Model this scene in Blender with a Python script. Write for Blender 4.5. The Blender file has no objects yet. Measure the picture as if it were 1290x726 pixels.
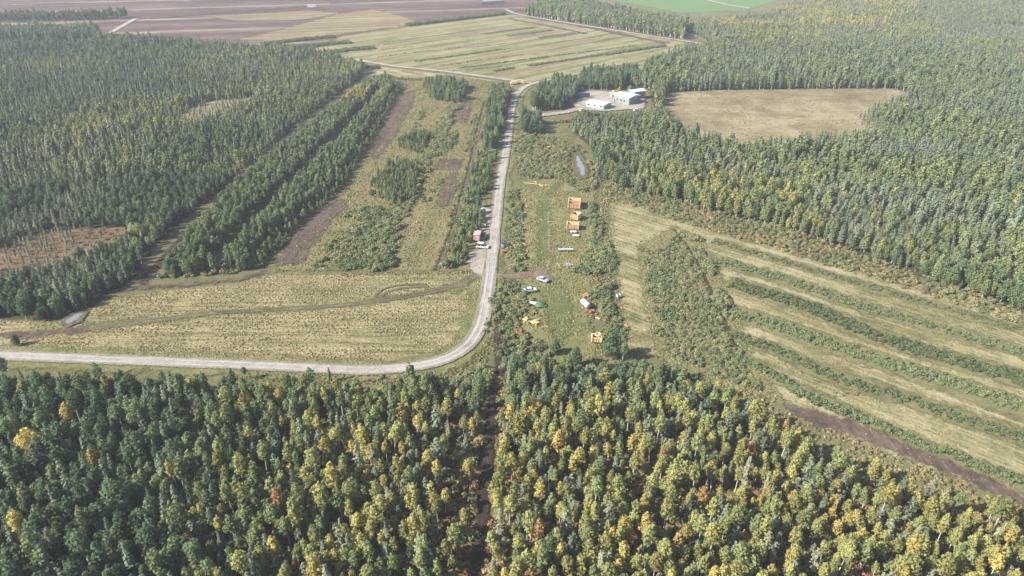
import bpy, math, random
import numpy as np
from mathutils import Vector

rng = np.random.default_rng(7)
random.seed(7)
R = math.radians
SC = bpy.context.scene
COL = SC.collection

# ------------------------------------------------------------------ camera, sky, sun, exposure
CAM_H, PITCH, FPX = 120.0, 29.0, 860.0
cam_d = bpy.data.cameras.new('camera'); cam = bpy.data.objects.new('camera', cam_d); COL.objects.link(cam)
cam.location = (0, 0, CAM_H); cam.rotation_euler = (R(90 - PITCH), 0, 0)
cam_d.sensor_width = 36; cam_d.lens = 36 * FPX / 1290; cam_d.clip_start = 1; cam_d.clip_end = 12000
SC.camera = cam

SUN_EL, SUN_DIR = 36.0, 20.0            # elevation; light travels to +X turned this many degrees to +Y
w = bpy.data.worlds.new('World'); SC.world = w; w.use_nodes = True
nt = w.node_tree; bg = nt.nodes['Background']
sky = nt.nodes.new('ShaderNodeTexSky'); sky.sky_type = 'NISHITA'; sky.sun_disc = False
sky.sun_elevation = R(SUN_EL); sky.sun_rotation = R(270 - SUN_DIR)
sky.air_density = 1.0; sky.dust_density = 1.2
nt.links.new(sky.outputs[0], bg.inputs[0]); bg.inputs[1].default_value = 0.088
sd = bpy.data.lights.new('sun', 'SUN'); sd.energy = 5.0; sd.angle = R(0.5); sd.color = (1.0, 0.955, 0.88)
sun = bpy.data.objects.new('sun', sd); COL.objects.link(sun)
ldir = Vector((math.cos(R(SUN_DIR)) * math.cos(R(SUN_EL)), math.sin(R(SUN_DIR)) * math.cos(R(SUN_EL)), -math.sin(R(SUN_EL))))
sun.rotation_euler = ldir.to_track_quat('-Z', 'Y').to_euler(); sun.location = (-400, -100, 400)
SC.view_settings.view_transform = 'Standard'; SC.view_settings.look = 'None'
SC.view_settings.gamma = 1; SC.view_settings.exposure = 1.30
SC.render.engine = 'CYCLES'
SC.cycles.max_bounces = 5; SC.cycles.diffuse_bounces = 3; SC.cycles.transmission_bounces = 2
SC.cycles.volume_bounces = 0; SC.cycles.transparent_max_bounces = 16
SC.cycles.use_denoising = True
try:
    SC.cycles.denoiser = 'OPENIMAGEDENOISE'; SC.cycles.denoising_prefilter = 'ACCURATE'
except Exception: pass

# ------------------------------------------------------------------ helpers
sP, cP = math.sin(R(PITCH)), math.cos(R(PITCH))
def G(p):                                   # ground point seen at a photo pixel (1290 x 726)
    p = np.atleast_2d(np.asarray(p, float))
    u = (p[:, 0] - 645) / FPX; v = (363 - p[:, 1]) / FPX
    t = CAM_H / np.maximum(sP - v * cP, 1e-3)
    return np.stack([u * t, (cP + v * sP) * t], 1)
def G1(x, y): return G([(x, y)])[0]
def PX(q, z=0.0):                           # ground point -> photo pixel
    q = np.atleast_2d(q); dz = z - CAM_H
    d = q[:, 1] * cP - dz * sP; up = q[:, 1] * sP + dz * cP
    return np.stack([645 + FPX * q[:, 0] / d, 363 - FPX * up / d], 1), d
def sdf(pts, poly):                         # signed distance, positive inside
    d = np.full(len(pts), 1e9); ins = np.zeros(len(pts), bool)
    n = len(poly)
    for i in range(n):
        a, b = poly[i], poly[(i + 1) % n]; e = b - a; wv = pts - a
        t = np.clip((wv @ e) / max(e @ e, 1e-9), 0, 1)
        d = np.minimum(d, np.hypot(*(wv - t[:, None] * e).T))
        c = (a[1] > pts[:, 1]) != (b[1] > pts[:, 1])
        if e[1] != 0: ins ^= c & (pts[:, 0] < e[0] * (pts[:, 1] - a[1]) / e[1] + a[0])
    return np.where(ins, d, -d)
def line_dist(pts, line):
    d = np.full(len(pts), 1e9)
    for a, b in zip(line[:-1], line[1:]):
        e = b - a; wv = pts - a; t = np.clip((wv @ e) / max(e @ e, 1e-9), 0, 1)
        d = np.minimum(d, np.hypot(*(wv - t[:, None] * e).T))
    return d
_lat = np.random.default_rng(3).random((256, 256))
def vnoise(p, scale, off=0.0):
    q = p / scale + off; i = np.floor(q).astype(int); f = q - i; f = f * f * (3 - 2 * f)
    a = _lat[i[:, 0] % 256, i[:, 1] % 256]; b = _lat[(i[:, 0] + 1) % 256, i[:, 1] % 256]
    c = _lat[i[:, 0] % 256, (i[:, 1] + 1) % 256]; d = _lat[(i[:, 0] + 1) % 256, (i[:, 1] + 1) % 256]
    return (a * (1 - f[:, 0]) + b * f[:, 0]) * (1 - f[:, 1]) + (c * (1 - f[:, 0]) + d * f[:, 0]) * f[:, 1]
def smooth_line(px, step=4.0):              # Catmull-Rom through ground points
    p = G(px); out = []
    P = np.vstack([2 * p[0] - p[1], p, 2 * p[-1] - p[-2]])
    for i in range(1, len(P) - 2):
        n = max(2, int(np.hypot(*(P[i + 1] - P[i])) / step))
        for t in np.linspace(0, 1, n, endpoint=False):
            out.append(0.5 * (2 * P[i] + (P[i + 1] - P[i - 1]) * t + (2 * P[i - 1] - 5 * P[i] + 4 * P[i + 1] - P[i + 2]) * t * t
                              + (-P[i - 1] + 3 * P[i] - 3 * P[i + 1] + P[i + 2]) * t ** 3))
    out.append(P[-2]); return np.array(out)

def tag(o, label=None, cat=None, group=None, kind=None):
    if label: o['label'] = label
    if cat: o['category'] = cat
    if group: o['group'] = group
    if kind: o['kind'] = kind
    return o
def mesh_quads(name, V, F, mats, midx=None):
    me = bpy.data.meshes.new(name); V = np.asarray(V, np.float32); F = np.asarray(F, np.int32)
    k = F.shape[1]
    me.vertices.add(len(V)); me.vertices.foreach_set('co', V.ravel())
    me.loops.add(F.size); me.loops.foreach_set('vertex_index', F.ravel())
    me.polygons.add(len(F)); me.polygons.foreach_set('loop_start', np.arange(0, F.size, k, dtype=np.int32))
    if midx is not None: me.polygons.foreach_set('material_index', np.asarray(midx, np.int32))
    for m in mats: me.materials.append(m)
    me.update(calc_edges=True); me.validate()
    return me
def link(name, me, parent=None):
    o = bpy.data.objects.new(name, me); COL.objects.link(o)
    if parent: o.parent = parent
    return o

class MB:                                    # small solid modeller for the built things
    def __init__(s): s.v = []; s.f = []
    def add(s, v, f):
        b = len(s.v); s.v += [tuple(x) for x in v]; s.f += [tuple(i + b for i in q) for q in f]; return s
    def box(s, c, d, rz=0.0, tx=1.0, ty=1.0):    # tx, ty taper the top
        x, y, z = d[0] / 2, d[1] / 2, d[2] / 2; cs, sn = math.cos(rz), math.sin(rz); V = []
        for k, (sx, sy) in ((-1, (1, 1)), (1, (tx, ty))):
            for a, b in ((-1, -1), (1, -1), (1, 1), (-1, 1)):
                px, py = a * x * sx, b * y * sy
                V.append((c[0] + px * cs - py * sn, c[1] + px * sn + py * cs, c[2] + k * z))
        return s.add(V, [(3, 2, 1, 0), (4, 5, 6, 7), (0, 1, 5, 4), (1, 2, 6, 5), (2, 3, 7, 6), (3, 0, 4, 7)])
    def tube(s, p0, p1, r0, r1=None, n=8, cap=True):
        p0, p1 = Vector(p0), Vector(p1); r1 = r0 if r1 is None else r1
        d = (p1 - p0).normalized(); a = d.orthogonal().normalized(); b = d.cross(a); V = []
        for p, r in ((p0, r0), (p1, r1)):
            for i in range(n):
                t = 2 * math.pi * i / n; V.append(p + a * (r * math.cos(t)) + b * (r * math.sin(t)))
        f = [(i, (i + 1) % n, n + (i + 1) % n, n + i) for i in range(n)]
        if cap: f += [tuple(range(n - 1, -1, -1)), tuple(range(n, 2 * n))]
        return s.add(V, f)
    def prism(s, prof, y0, y1):                  # profile in x,z pulled along y
        n = len(prof); V = [(x, y0, z) for x, z in prof] + [(x, y1, z) for x, z in prof]
        return s.add(V, [tuple(range(n)), tuple(range(2 * n - 1, n - 1, -1))] + [(i + n, (i + 1) % n + n, (i + 1) % n, i) for i in range(n)])
    def mesh(s, name, m):
        me = bpy.data.meshes.new(name); me.from_pydata(s.v, [], s.f); me.materials.append(m); me.update()
        import bmesh
        b = bmesh.new(); b.from_mesh(me); bmesh.ops.recalc_face_normals(b, faces=b.faces); b.to_mesh(me); b.free(); return me
    def build(s, name, m, parent=None): return link(name, s.mesh(name, m), parent)
def empty(name, x, y, z=0.0, rz=0.0):
    o = bpy.data.objects.new(name, None); COL.objects.link(o); o.location = (x, y, z); o.rotation_euler.z = rz; o.empty_display_size = .5; return o
def copy_tree(o, parent=None):
    c = o.copy(); COL.objects.link(c)
    if parent: c.parent = parent
    for ch in [k for k in bpy.data.objects if k.parent == o]: copy_tree(ch, c)
    return c

# ------------------------------------------------------------------ materials
def newmat(name):
    m = bpy.data.materials.new(name); m.use_nodes = True; t = m.node_tree; t.nodes.clear(); return m, t
def N(t, ty, **kw):
    n = t.nodes.new(ty)
    for k, v in kw.items(): setattr(n, k, v)
    return n
def noise(t, vec, scale, detail=3, rough=.55):
    n = N(t, 'ShaderNodeTexNoise'); n.inputs['Scale'].default_value = scale; n.inputs['Detail'].default_value = detail
    n.inputs['Roughness'].default_value = rough; t.links.new(vec, n.inputs['Vector']); return n.outputs['Fac']
def ramp(t, fac, stops):
    r = N(t, 'ShaderNodeValToRGB'); e = r.color_ramp.elements
    while len(e) < len(stops): e.new(.5)
    for k, (p, c) in zip(e, stops):
        k.position = p; k.color = (c[0], c[1], c[2], 1) if not np.isscalar(c) else (c, c, c, 1)
    t.links.new(fac, r.inputs[0]); return r.outputs[0]
def math_(t, op, a, b=None, clamp=False):
    n = N(t, 'ShaderNodeMath', operation=op); n.use_clamp = clamp
    for i, x in enumerate((a, b)):
        if x is None: continue
        if isinstance(x, (int, float)): n.inputs[i].default_value = x
        else: t.links.new(x, n.inputs[i])
    return n.outputs[0]
def mix(t, fac, a, b, mode='MIX'):
    n = N(t, 'ShaderNodeMix', data_type='RGBA', blend_type=mode)
    for s_, x in ((0, fac), (6, a), (7, b)):
        if isinstance(x, (int, float)): n.inputs[s_].default_value = x
        elif isinstance(x, tuple): n.inputs[s_].default_value = (*x, 1)
        else: t.links.new(x, n.inputs[s_])
    return n.outputs[2]
def plain(name, col, rough=.7, metal=0.0, var=.25, scale=2.0):
    m, t = newmat(name); b = N(t, 'ShaderNodeBsdfPrincipled'); o = N(t, 'ShaderNodeOutputMaterial')
    g = N(t, 'ShaderNodeTexCoord'); f = noise(t, g.outputs['Object'], scale, 4, .65)
    c = ramp(t, f, [(.25, tuple(x * (1 - var) for x in col)), (.75, tuple(min(1, x * (1 + var * .6)) for x in col))])
    t.links.new(c, b.inputs['Base Color']); b.inputs['Roughness'].default_value = rough; b.inputs['Metallic'].default_value = metal
    t.links.new(b.outputs[0], o.inputs[0]); return m

GF = .55
def ground_mat(name, stops, big=40, mid=7, fine=1.2, wts=(.45, .35, .35), streak=None, soft=0.0, bump=.35, bands=None, holes=0):
    """stops: colours over a mix of three noises; streak (angle deg, across m, along m, weight) draws mowing or drain lines;
    bands (angle deg, spacing m, colour, width fraction) are drains at a fixed spacing"""
    stops = [(p, tuple(x * GF for x in c)) for p, c in stops]
    m, t = newmat(name); b = N(t, 'ShaderNodeBsdfPrincipled'); o = N(t, 'ShaderNodeOutputMaterial')
    pos = N(t, 'ShaderNodeNewGeometry').outputs['Position']
    s = None
    for sc, wt in zip((big, mid, fine), wts):
        f = math_(t, 'MULTIPLY', math_(t, 'SUBTRACT', noise(t, pos, 1 / sc, 4, .6), .5), wt * 2.2)
        s = f if s is None else math_(t, 'ADD', s, f)
    def rotv(ang, sx, sy):
        mp = N(t, 'ShaderNodeMapping'); mp.inputs['Rotation'].default_value = (0, 0, -R(ang))
        t.links.new(pos, mp.inputs['Vector'])
        m2 = N(t, 'ShaderNodeMapping'); m2.inputs['Scale'].default_value = (sx, sy, 1); t.links.new(mp.outputs[0], m2.inputs['Vector'])
        return m2.outputs[0]
    for st in (streak if isinstance(streak, list) else [streak] if streak else []):
        f = noise(t, rotv(st[0], 1 / st[2], 1 / st[1]), 1.0, 3, .6)
        s = math_(t, 'ADD', s, math_(t, 'MULTIPLY', math_(t, 'SUBTRACT', f, .5), st[3] * 2.2))
    s = math_(t, 'ADD', s, .5, True)
    c = ramp(t, s, stops)
    for bd in bands or []:
        sep = N(t, 'ShaderNodeSeparateXYZ'); t.links.new(rotv(bd[0], 1, 1), sep.inputs[0])
        wob = math_(t, 'MULTIPLY', noise(t, pos, .03, 2), bd[1] * .15)
        fr = math_(t, 'FRACT', math_(t, 'DIVIDE', math_(t, 'ADD', sep.outputs[1], wob), bd[1]))
        k = math_(t, 'LESS_THAN', fr, bd[3])
        k = math_(t, 'MULTIPLY', k, math_(t, 'MULTIPLY', math_(t, 'SUBTRACT', noise(t, rotv(bd[0], 1 / 60, 1 / 8), 1.0, 2), .28), 2.6, True), True)
        c = mix(t, k, c, bd[2])
    t.links.new(c, b.inputs['Base Color']); b.inputs['Roughness'].default_value = .95
    b.inputs['Specular IOR Level'].default_value = .1
    if bump:
        bp = N(t, 'ShaderNodeBump'); bp.inputs['Strength'].default_value = bump; bp.inputs['Distance'].default_value = 1.2
        t.links.new(noise(t, pos, 1 / max(fine, .5), 4, .7), bp.inputs['Height']); t.links.new(bp.outputs[0], b.inputs['Normal'])
    if soft > 0:
        at = N(t, 'ShaderNodeAttribute', attribute_name='edge')
        n1 = math_(t, 'MULTIPLY', math_(t, 'SUBTRACT', noise(t, pos, 1 / (soft * 1.3), 5, .7), .5), soft * 3.0)
        a = math_(t, 'DIVIDE', math_(t, 'ADD', math_(t, 'ADD', at.outputs['Fac'], n1), soft * .35), soft * .7, True)
        if holes:
            hn = math_(t, 'ADD', math_(t, 'MULTIPLY', noise(t, pos, .22, 5, .75), .6), math_(t, 'MULTIPLY', noise(t, rotv(A_ROAD, 1 / 14, 1 / 1.6), 1.0, 3, .6), .4))
            a = math_(t, 'MULTIPLY', a, math_(t, 'MULTIPLY', math_(t, 'SUBTRACT', hn, .5 - .25 * (1 - holes)), 7.0, True))
        tr = N(t, 'ShaderNodeBsdfTransparent'); mx = N(t, 'ShaderNodeMixShader')
        t.links.new(a, mx.inputs[0]); t.links.new(tr.outputs[0], mx.inputs[1]); t.links.new(b.outputs[0], mx.inputs[2])
        t.links.new(mx.outputs[0], o.inputs[0])
    else: t.links.new(b.outputs[0], o.inputs[0])
    return m

def leaf_mat(name, stops, transl=.25, var=.35, nscale=.9):
    m, t = newmat(name); o = N(t, 'ShaderNodeOutputMaterial')
    at = N(t, 'ShaderNodeAttribute', attribute_name='tint', attribute_type='INSTANCER')
    rnd = N(t, 'ShaderNodeObjectInfo').outputs['Random']
    ob = N(t, 'ShaderNodeTexCoord').outputs['Object']
    n1 = noise(t, ob, nscale, 3, .6)
    f = math_(t, 'ADD', at.outputs['Fac'], math_(t, 'MULTIPLY', math_(t, 'SUBTRACT', n1, .5), .22), True)
    c = ramp(t, f, stops)
    n2 = noise(t, ob, nscale * 2.7, 3, .6)
    v = math_(t, 'ADD', math_(t, 'MULTIPLY', n2, var * 2), math_(t, 'ADD', math_(t, 'MULTIPLY', rnd, .5), .75 - var))
    c = mix(t, 1.0, c, v, 'MULTIPLY')
    d = N(t, 'ShaderNodeBsdfDiffuse'); tl = N(t, 'ShaderNodeBsdfTranslucent'); mx = N(t, 'ShaderNodeMixShader')
    t.links.new(c, d.inputs[0]); t.links.new(c, tl.inputs[0]); mx.inputs[0].default_value = transl
    t.links.new(d.outputs[0], mx.inputs[1]); t.links.new(tl.outputs[0], mx.inputs[2]); t.links.new(mx.outputs[0], o.inputs[0])
    return m

LEAF = leaf_mat('broad_leaves', [(0, (.072, .112, .064)), (.22, (.126, .174, .088)), (.42, (.210, .240, .098)), (.6, (.30, .285, .10)), (.78, (.42, .33, .10)), (.9, (.40, .25, .10)), (1, (.31, .17, .09))], transl=.34)
NEEDLE = leaf_mat('needles', [(0, (.098, .142, .088)), (.5, (.170, .208, .132)), (1, (.26, .262, .17))], transl=.28)
BUSHL = leaf_mat('willow_leaves', [(0, (.088, .125, .060)), (.35, (.160, .190, .090)), (.65, (.25, .235, .115)), (.85, (.30, .21, .105)), (1, (.28, .15, .08))], transl=.3)
TUFT = leaf_mat('dry_grass', [(0, (.14, .155, .06)), (.4, (.27, .245, .105)), (.7, (.37, .315, .16)), (1, (.42, .36, .21))], transl=.45, var=.3)
BARK_W = plain('birch_bark', (.52, .49, .44), .8, var=.5, scale=1.5)
BARK_P = plain('pine_bark', (.20, .13, .085), .9, var=.4)
BARK_G = plain('grey_bark', (.36, .34, .31), .9, var=.35)

# ------------------------------------------------------------------ tree models
def leaf_quads(pos, nrm, size, rg):
    n = len(pos); nrm = nrm / np.linalg.norm(nrm, axis=1)[:, None]
    a = np.cross(nrm, rg.normal(size=(n, 3))); a /= np.linalg.norm(a, axis=1)[:, None]; b = np.cross(nrm, a)
    V = []
    for sa, sb in ((-1, -1), (1, -1), (1, 1), (-1, 1)):
        ja = size * rg.uniform(.55, 1.15, n); jb = size * rg.uniform(.55, 1.15, n)
        V.append(pos + a * (sa * ja / 2)[:, None] + b * (sb * jb / 2)[:, None])
    V = np.stack(V, 1).reshape(-1, 3)
    return V, np.arange(n * 4).reshape(n, 4)
def lobes_to_quads(L, n, size, rg, flat=.5, zmin=-9):
    L = np.asarray(L); wt = L[:, 3] ** 2; idx = rg.choice(len(L), n, p=wt / wt.sum())
    d = rg.normal(size=(n, 3)); d[:, 2] = d[:, 2] * .9 + .25; d /= np.linalg.norm(d, axis=1)[:, None]
    rad = L[idx, 3] * rg.uniform(.62, 1.06, n)
    p = L[idx, :3] + d * rad[:, None] * np.array([1, 1, 1.0])
    k = p[:, 2] > zmin; p, d = p[k], d[k]
    return leaf_quads(p, d + rg.normal(size=d.shape) * flat, size * rg.uniform(.7, 1.3, len(p)), rg)
def tube_np(pts, rad, n=5):
    V, F = [], []
    for i, (p, r) in enumerate(zip(pts, rad)):
        for k in range(n):
            t = 2 * math.pi * k / n; V.append((p[0] + r * math.cos(t), p[1] + r * math.sin(t), p[2]))
        if i:
            for k in range(n): F.append(((i - 1) * n + k, (i - 1) * n + (k + 1) % n, i * n + (k + 1) % n, i * n + k))
    return np.array(V), np.array(F)
def cat(parts):
    V, F, b = [], [], 0
    for v, f in parts: V.append(v); F.append(f + b); b += len(v)
    return np.vstack(V), np.vstack(F)
def limb(p0, p1, r0, r1):
    p0, p1 = np.array(p0), np.array(p1); m = (p0 + p1) / 2 + rg_l.normal(size=3) * .08
    return tube_np([p0, m, p1], [r0, (r0 + r1) / 2, r1], 4)
rg_l = np.random.default_rng(11)
def birch(seed, H=11.0, RW=1.75, base=.38, n=620, size=.36, nl=17):
    rg = np.random.default_rng(seed); lean = rg.normal(size=2) * .25
    ax = lambda z: np.array([lean[0] * (z / H) ** 1.5, lean[1] * (z / H) ** 1.5, z])
    zb = H * base; L = []
    for k in range(nl):
        s = (k + .5) / nl; z = zb + (H - zb) * (.08 + .86 * s)
        prof = math.sin(math.pi * min(1, (.20 + .80 * s) ** .85)) ** .7
        rr = RW * max(.12, prof); th = k * 2.4 + rg.uniform(-.5, .5)
        r = rr * rg.uniform(.45, .72); c = ax(z) + np.array([math.cos(th), math.sin(th), 0]) * max(0, rr - r) * rg.uniform(.6, 1.25)
        L.append((*c, r))
    c = lobes_to_quads(L, n, size, rg, .34)
    zs = np.linspace(0, H * .93, 5)
    tr = [tube_np([ax(z) for z in zs], [.13, .11, .085, .055, .02], 6)]
    for k in range(5):
        z = zb * rg.uniform(.8, 1.6); th = rg.uniform(0, 6.28)
        tr.append(limb(ax(z), ax(z + 1.2) + np.array([math.cos(th), math.sin(th), 0]) * RW * .6, .045, .015))
    return cat(tr), c
def broad(seed, H=12.0, RW=2.9, n=1300): return birch(seed, H, RW, .10, n, .46, 26)
def pine(seed, H=10.0, RW=1.55, base=.22, n_per=7, droop=.35, taper=.6, size=.42):
    rg = np.random.default_rng(seed); P, D = [], []; tr = [tube_np([(0, 0, 0), (.05, 0, H * .5), (0, .03, H)], [.14, .09, .02], 6)]
    z = H * base
    while z < H - .2:
        s = (z - H * base) / (H * (1 - base)); rr = RW * (1 - s) ** taper * min(1, .55 + 2.2 * s) + .12
        nb = rg.integers(5, 8)
        for k in range(nb):
            th = rg.uniform(0, 6.28); ln = rr * rg.uniform(.6, 1.15); up = droop + rg.normal() * .1
            for q in range(n_per):
                u = (q + rg.uniform(.2, 1)) / n_per
                if u < .25 and rg.random() < .5: continue
                p = np.array([math.cos(th) * ln * u, math.sin(th) * ln * u, z + up * ln * u]) + rg.normal(size=3) * .10
                P.append(p); D.append((math.cos(th) * .6, math.sin(th) * .6, .75))
            if rg.random() < .25: tr.append(limb((0, 0, z), (math.cos(th) * ln * .8, math.sin(th) * ln * .8, z + up * ln * .8), .03, .01))
        z += rg.uniform(.38, .6)
    P, D = np.array(P), np.array(D)
    c = leaf_quads(P, D + np.column_stack([P[:, :2] * .45, 0 * P[:, 2]]) + rg.normal(size=D.shape) * .35, size * (1.15 - .55 * P[:, 2] / H) * rg.uniform(.7, 1.25, len(P)), rg)
    return cat(tr), c
def bush(seed, Rw=1.25, H=1.9, n=190, size=.34):
    rg = np.random.default_rng(seed); L = []
    for k in range(8):
        th = k * 2.4; d = Rw * .62 * math.sqrt(k / 8); r = Rw * rg.uniform(.36, .55)
        L.append((math.cos(th) * d, math.sin(th) * d, H * rg.uniform(.3, .78) * (1 - .35 * k / 8), r))
    st = [limb((0, 0, 0), (math.cos(k) * .5, math.sin(k * 2.1) * .5, H * .6), .04, .012) for k in range(3)]
    return cat(st), lobes_to_quads(L, n, size, rg, .4, .02)
def dead(seed, H=9.0):
    rg = np.random.default_rng(seed); tr = [tube_np([(0, 0, 0), (.1, 0, H * .5), (.05, .1, H)], [.15, .11, .03], 6)]
    for k in range(15):
        z = H * rg.uniform(.35, .95); th = rg.uniform(0, 6.28); ln = rg.uniform(.6, 1.9) * (1.15 - z / H)
        tr.append(limb((0.05, 0, z), (math.cos(th) * ln, math.sin(th) * ln, z + ln * .7), .05, .015))
    return cat(tr)
def tuft(seed):
    rg = np.random.default_rng(seed); n = 16; th = rg.uniform(0, 6.28, n); r = rg.uniform(0, .35, n)
    p = np.stack([np.cos(th) * r, np.sin(th) * r, rg.uniform(.08, .34, n)], 1)
    d = np.stack([np.cos(th), np.sin(th), rg.uniform(.3, 1.4, n)], 1)
    return leaf_quads(p, d + rg.normal(size=d.shape) * .25, .34 * rg.uniform(.6, 1.3, n), rg)

class Kind:
    """crown and trunk meshes for single trees, joined hidden models for woods"""
    def __init__(s, name, models, leaf, bark):
        s.name = name; s.leaf = leaf; s.models = models; s.crown, s.trunk = [], []
        s.coll = bpy.data.collections.new(name + '_models')
        for i, (tr, c) in enumerate(models):
            s.trunk.append(mesh_quads(name + '_trunk', *tr, [bark])); s.crown.append(mesh_quads(name + '_crown', *c, [leaf]))
            V, F = cat([tr, c]); me = mesh_quads(name + '_model', V, F, [bark, leaf], [0] * len(tr[1]) + [1] * len(c[1]))
            o = bpy.data.objects.new('%s_model_%02d' % (name, i), me); s.coll.objects.link(o)
K_BIRCH = Kind('birch', [birch(i, 10.5 + i % 3 * .7, 1.25 + .16 * (i % 4), .34 + .07 * (i % 3), 430 + 60 * (i % 4), .36, 13 + i % 3 * 3) for i in range(9)], LEAF, BARK_W)
K_LOW = Kind('young_birch', [birch(20 + i, 10.5 + i % 3 * .7, 1.75 + .14 * (i % 4), .10 + .04 * (i % 3), 820, .42, 20) for i in range(6)], LEAF, BARK_W)
K_BROAD = Kind('broadleaf', [broad(30 + i, 11 + i % 3, 2.5 + .3 * (i % 3)) for i in range(4)], LEAF, BARK_G)
K_PINE = Kind('pine', [pine(50 + i, 9.5 + i % 3 * .6, 1.5 + .12 * (i % 3)) for i in range(5)], NEEDLE, BARK_P)
K_SPRUCE = Kind('spruce', [pine(70 + i, 10.5 + i % 2, 1.6, .08, 6, -.25, .95, .46) for i in range(4)], NEEDLE, BARK_P)
K_BUSH = Kind('willow', [bush(90 + i, 1.15 + .12 * (i % 3), 1.6 + .3 * (i % 3)) for i in range(5)], BUSHL, BARK_G)
# lighter crowns for the far woods
K_FBIRCH = Kind('far_birch', [birch(110 + i, 10.5 + i % 3 * .7, 1.6 + .12 * (i % 3), .2, 320, .62, 14) for i in range(5)], LEAF, BARK_W)
K_FPINE = Kind('far_pine', [pine(130 + i, 10 + i % 3 * .6, 1.5, .12, 4, .3, .8, .62) for i in range(4)], NEEDLE, BARK_P)
TUFTS = bpy.data.collections.new('tuft_models')
for i in range(5): TUFTS.objects.link(bpy.data.objects.new('tuft_model_%02d' % i, mesh_quads('tuft', *tuft(150 + i), [TUFT])))
DEADM = [mesh_quads('dead_trunk', *dead(170 + i, 8 + i), [BARK_G]) for i in range(3)]

def gn_group(coll):
    g = bpy.data.node_groups.new('scatter_' + coll.name, 'GeometryNodeTree')
    g.interface.new_socket('Geometry', in_out='INPUT', socket_type='NodeSocketGeometry')
    g.interface.new_socket('Geometry', in_out='OUTPUT', socket_type='NodeSocketGeometry')
    i = g.nodes.new('NodeGroupInput'); o = g.nodes.new('NodeGroupOutput')
    ci = g.nodes.new('GeometryNodeCollectionInfo'); ci.inputs[0].default_value = coll
    ci.inputs['Separate Children'].default_value = True; ci.inputs['Reset Children'].default_value = True
    ip = g.nodes.new('GeometryNodeInstanceOnPoints'); ip.inputs['Pick Instance'].default_value = True
    def na(nm, ty):
        n = g.nodes.new('GeometryNodeInputNamedAttribute'); n.data_type = ty; n.inputs[0].default_value = nm; return n.outputs[0]
    e = g.nodes.new('FunctionNodeEulerToRotation')
    L = g.links.new
    L(i.outputs[0], ip.inputs['Points']); L(ci.outputs[0], ip.inputs['Instance']); L(na('idx', 'INT'), ip.inputs['Instance Index'])
    L(na('rot', 'FLOAT_VECTOR'), e.inputs[0]); L(e.outputs[0], ip.inputs['Rotation']); L(na('scl', 'FLOAT_VECTOR'), ip.inputs['Scale'])
    L(ip.outputs[0], o.inputs[0]); return g
_groups = {}; FAT = 1.22
def scatter_stuff(name, coll, xy, scl, tint, label, cat_, z=0.0):
    """one mass of plants nobody could count"""
    n = len(xy)
    if n == 0: return None
    me = bpy.data.meshes.new(name); me.vertices.add(n)
    me.vertices.foreach_set('co', np.column_stack([xy, np.full(n, z)]).astype(np.float32).ravel())
    scl = np.asarray(scl); h = scl * rng.uniform(.88, 1.14, n)
    S = np.column_stack([scl * FAT, scl * FAT, h]).astype(np.float32)
    Rt = np.column_stack([rng.normal(0, .035, n), rng.normal(0, .035, n), rng.uniform(0, 6.28, n)]).astype(np.float32)
    me.attributes.new('idx', 'INT', 'POINT').data.foreach_set('value', rng.integers(0, len(coll.objects), n).astype(np.int32))
    me.attributes.new('rot', 'FLOAT_VECTOR', 'POINT').data.foreach_set('vector', Rt.ravel())
    me.attributes.new('scl', 'FLOAT_VECTOR', 'POINT').data.foreach_set('vector', S.ravel())
    me.attributes.new('tint', 'FLOAT', 'POINT').data.foreach_set('value', np.clip(tint, 0, 1).astype(np.float32))
    me.update(); o = link(name, me)
    if coll.name not in _groups: _groups[coll.name] = gn_group(coll)
    md = o.modifiers.new('scatter', 'NODES'); md.node_group = _groups[coll.name]
    return tag(o, label, cat_, kind='stuff')

def in_view(xy, m=110, top=-14, bot=800):
    p, d = PX(xy); return (d > 20) & (p[:, 0] > -m) & (p[:, 0] < 1290 + m) & (p[:, 1] > top) & (p[:, 1] < bot)
def points(px_poly, s, holes=(), thin=0.0, thin_scale=25, margin=0.0, jit=.42, rag=0.0):
    poly = G(px_poly); lo, hi = poly.min(0), poly.max(0)
    lo[0] = max(lo[0], -1100); hi[0] = min(hi[0], 1100)
    gx, gy = np.meshgrid(np.arange(lo[0], hi[0], s), np.arange(lo[1], hi[1], s * .9))
    gx = gx + (np.arange(gx.shape[0]) % 2)[:, None] * s / 2
    p = np.column_stack([gx.ravel(), gy.ravel()]); p += rng.uniform(-jit, jit, p.shape) * s
    p = p[in_view(p)]
    p = p[sdf(p, poly) > margin + rag * (vnoise(p, 6, 7.7) - .4)]
    for h in holes:
        if len(p): p = p[sdf(p, h if isinstance(h, np.ndarray) else G(h)) < 0]
    if thin and len(p): p = p[vnoise(p, thin_scale, 5.3) * .75 + rng.random(len(p)) * .25 > thin]
    return p

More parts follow.
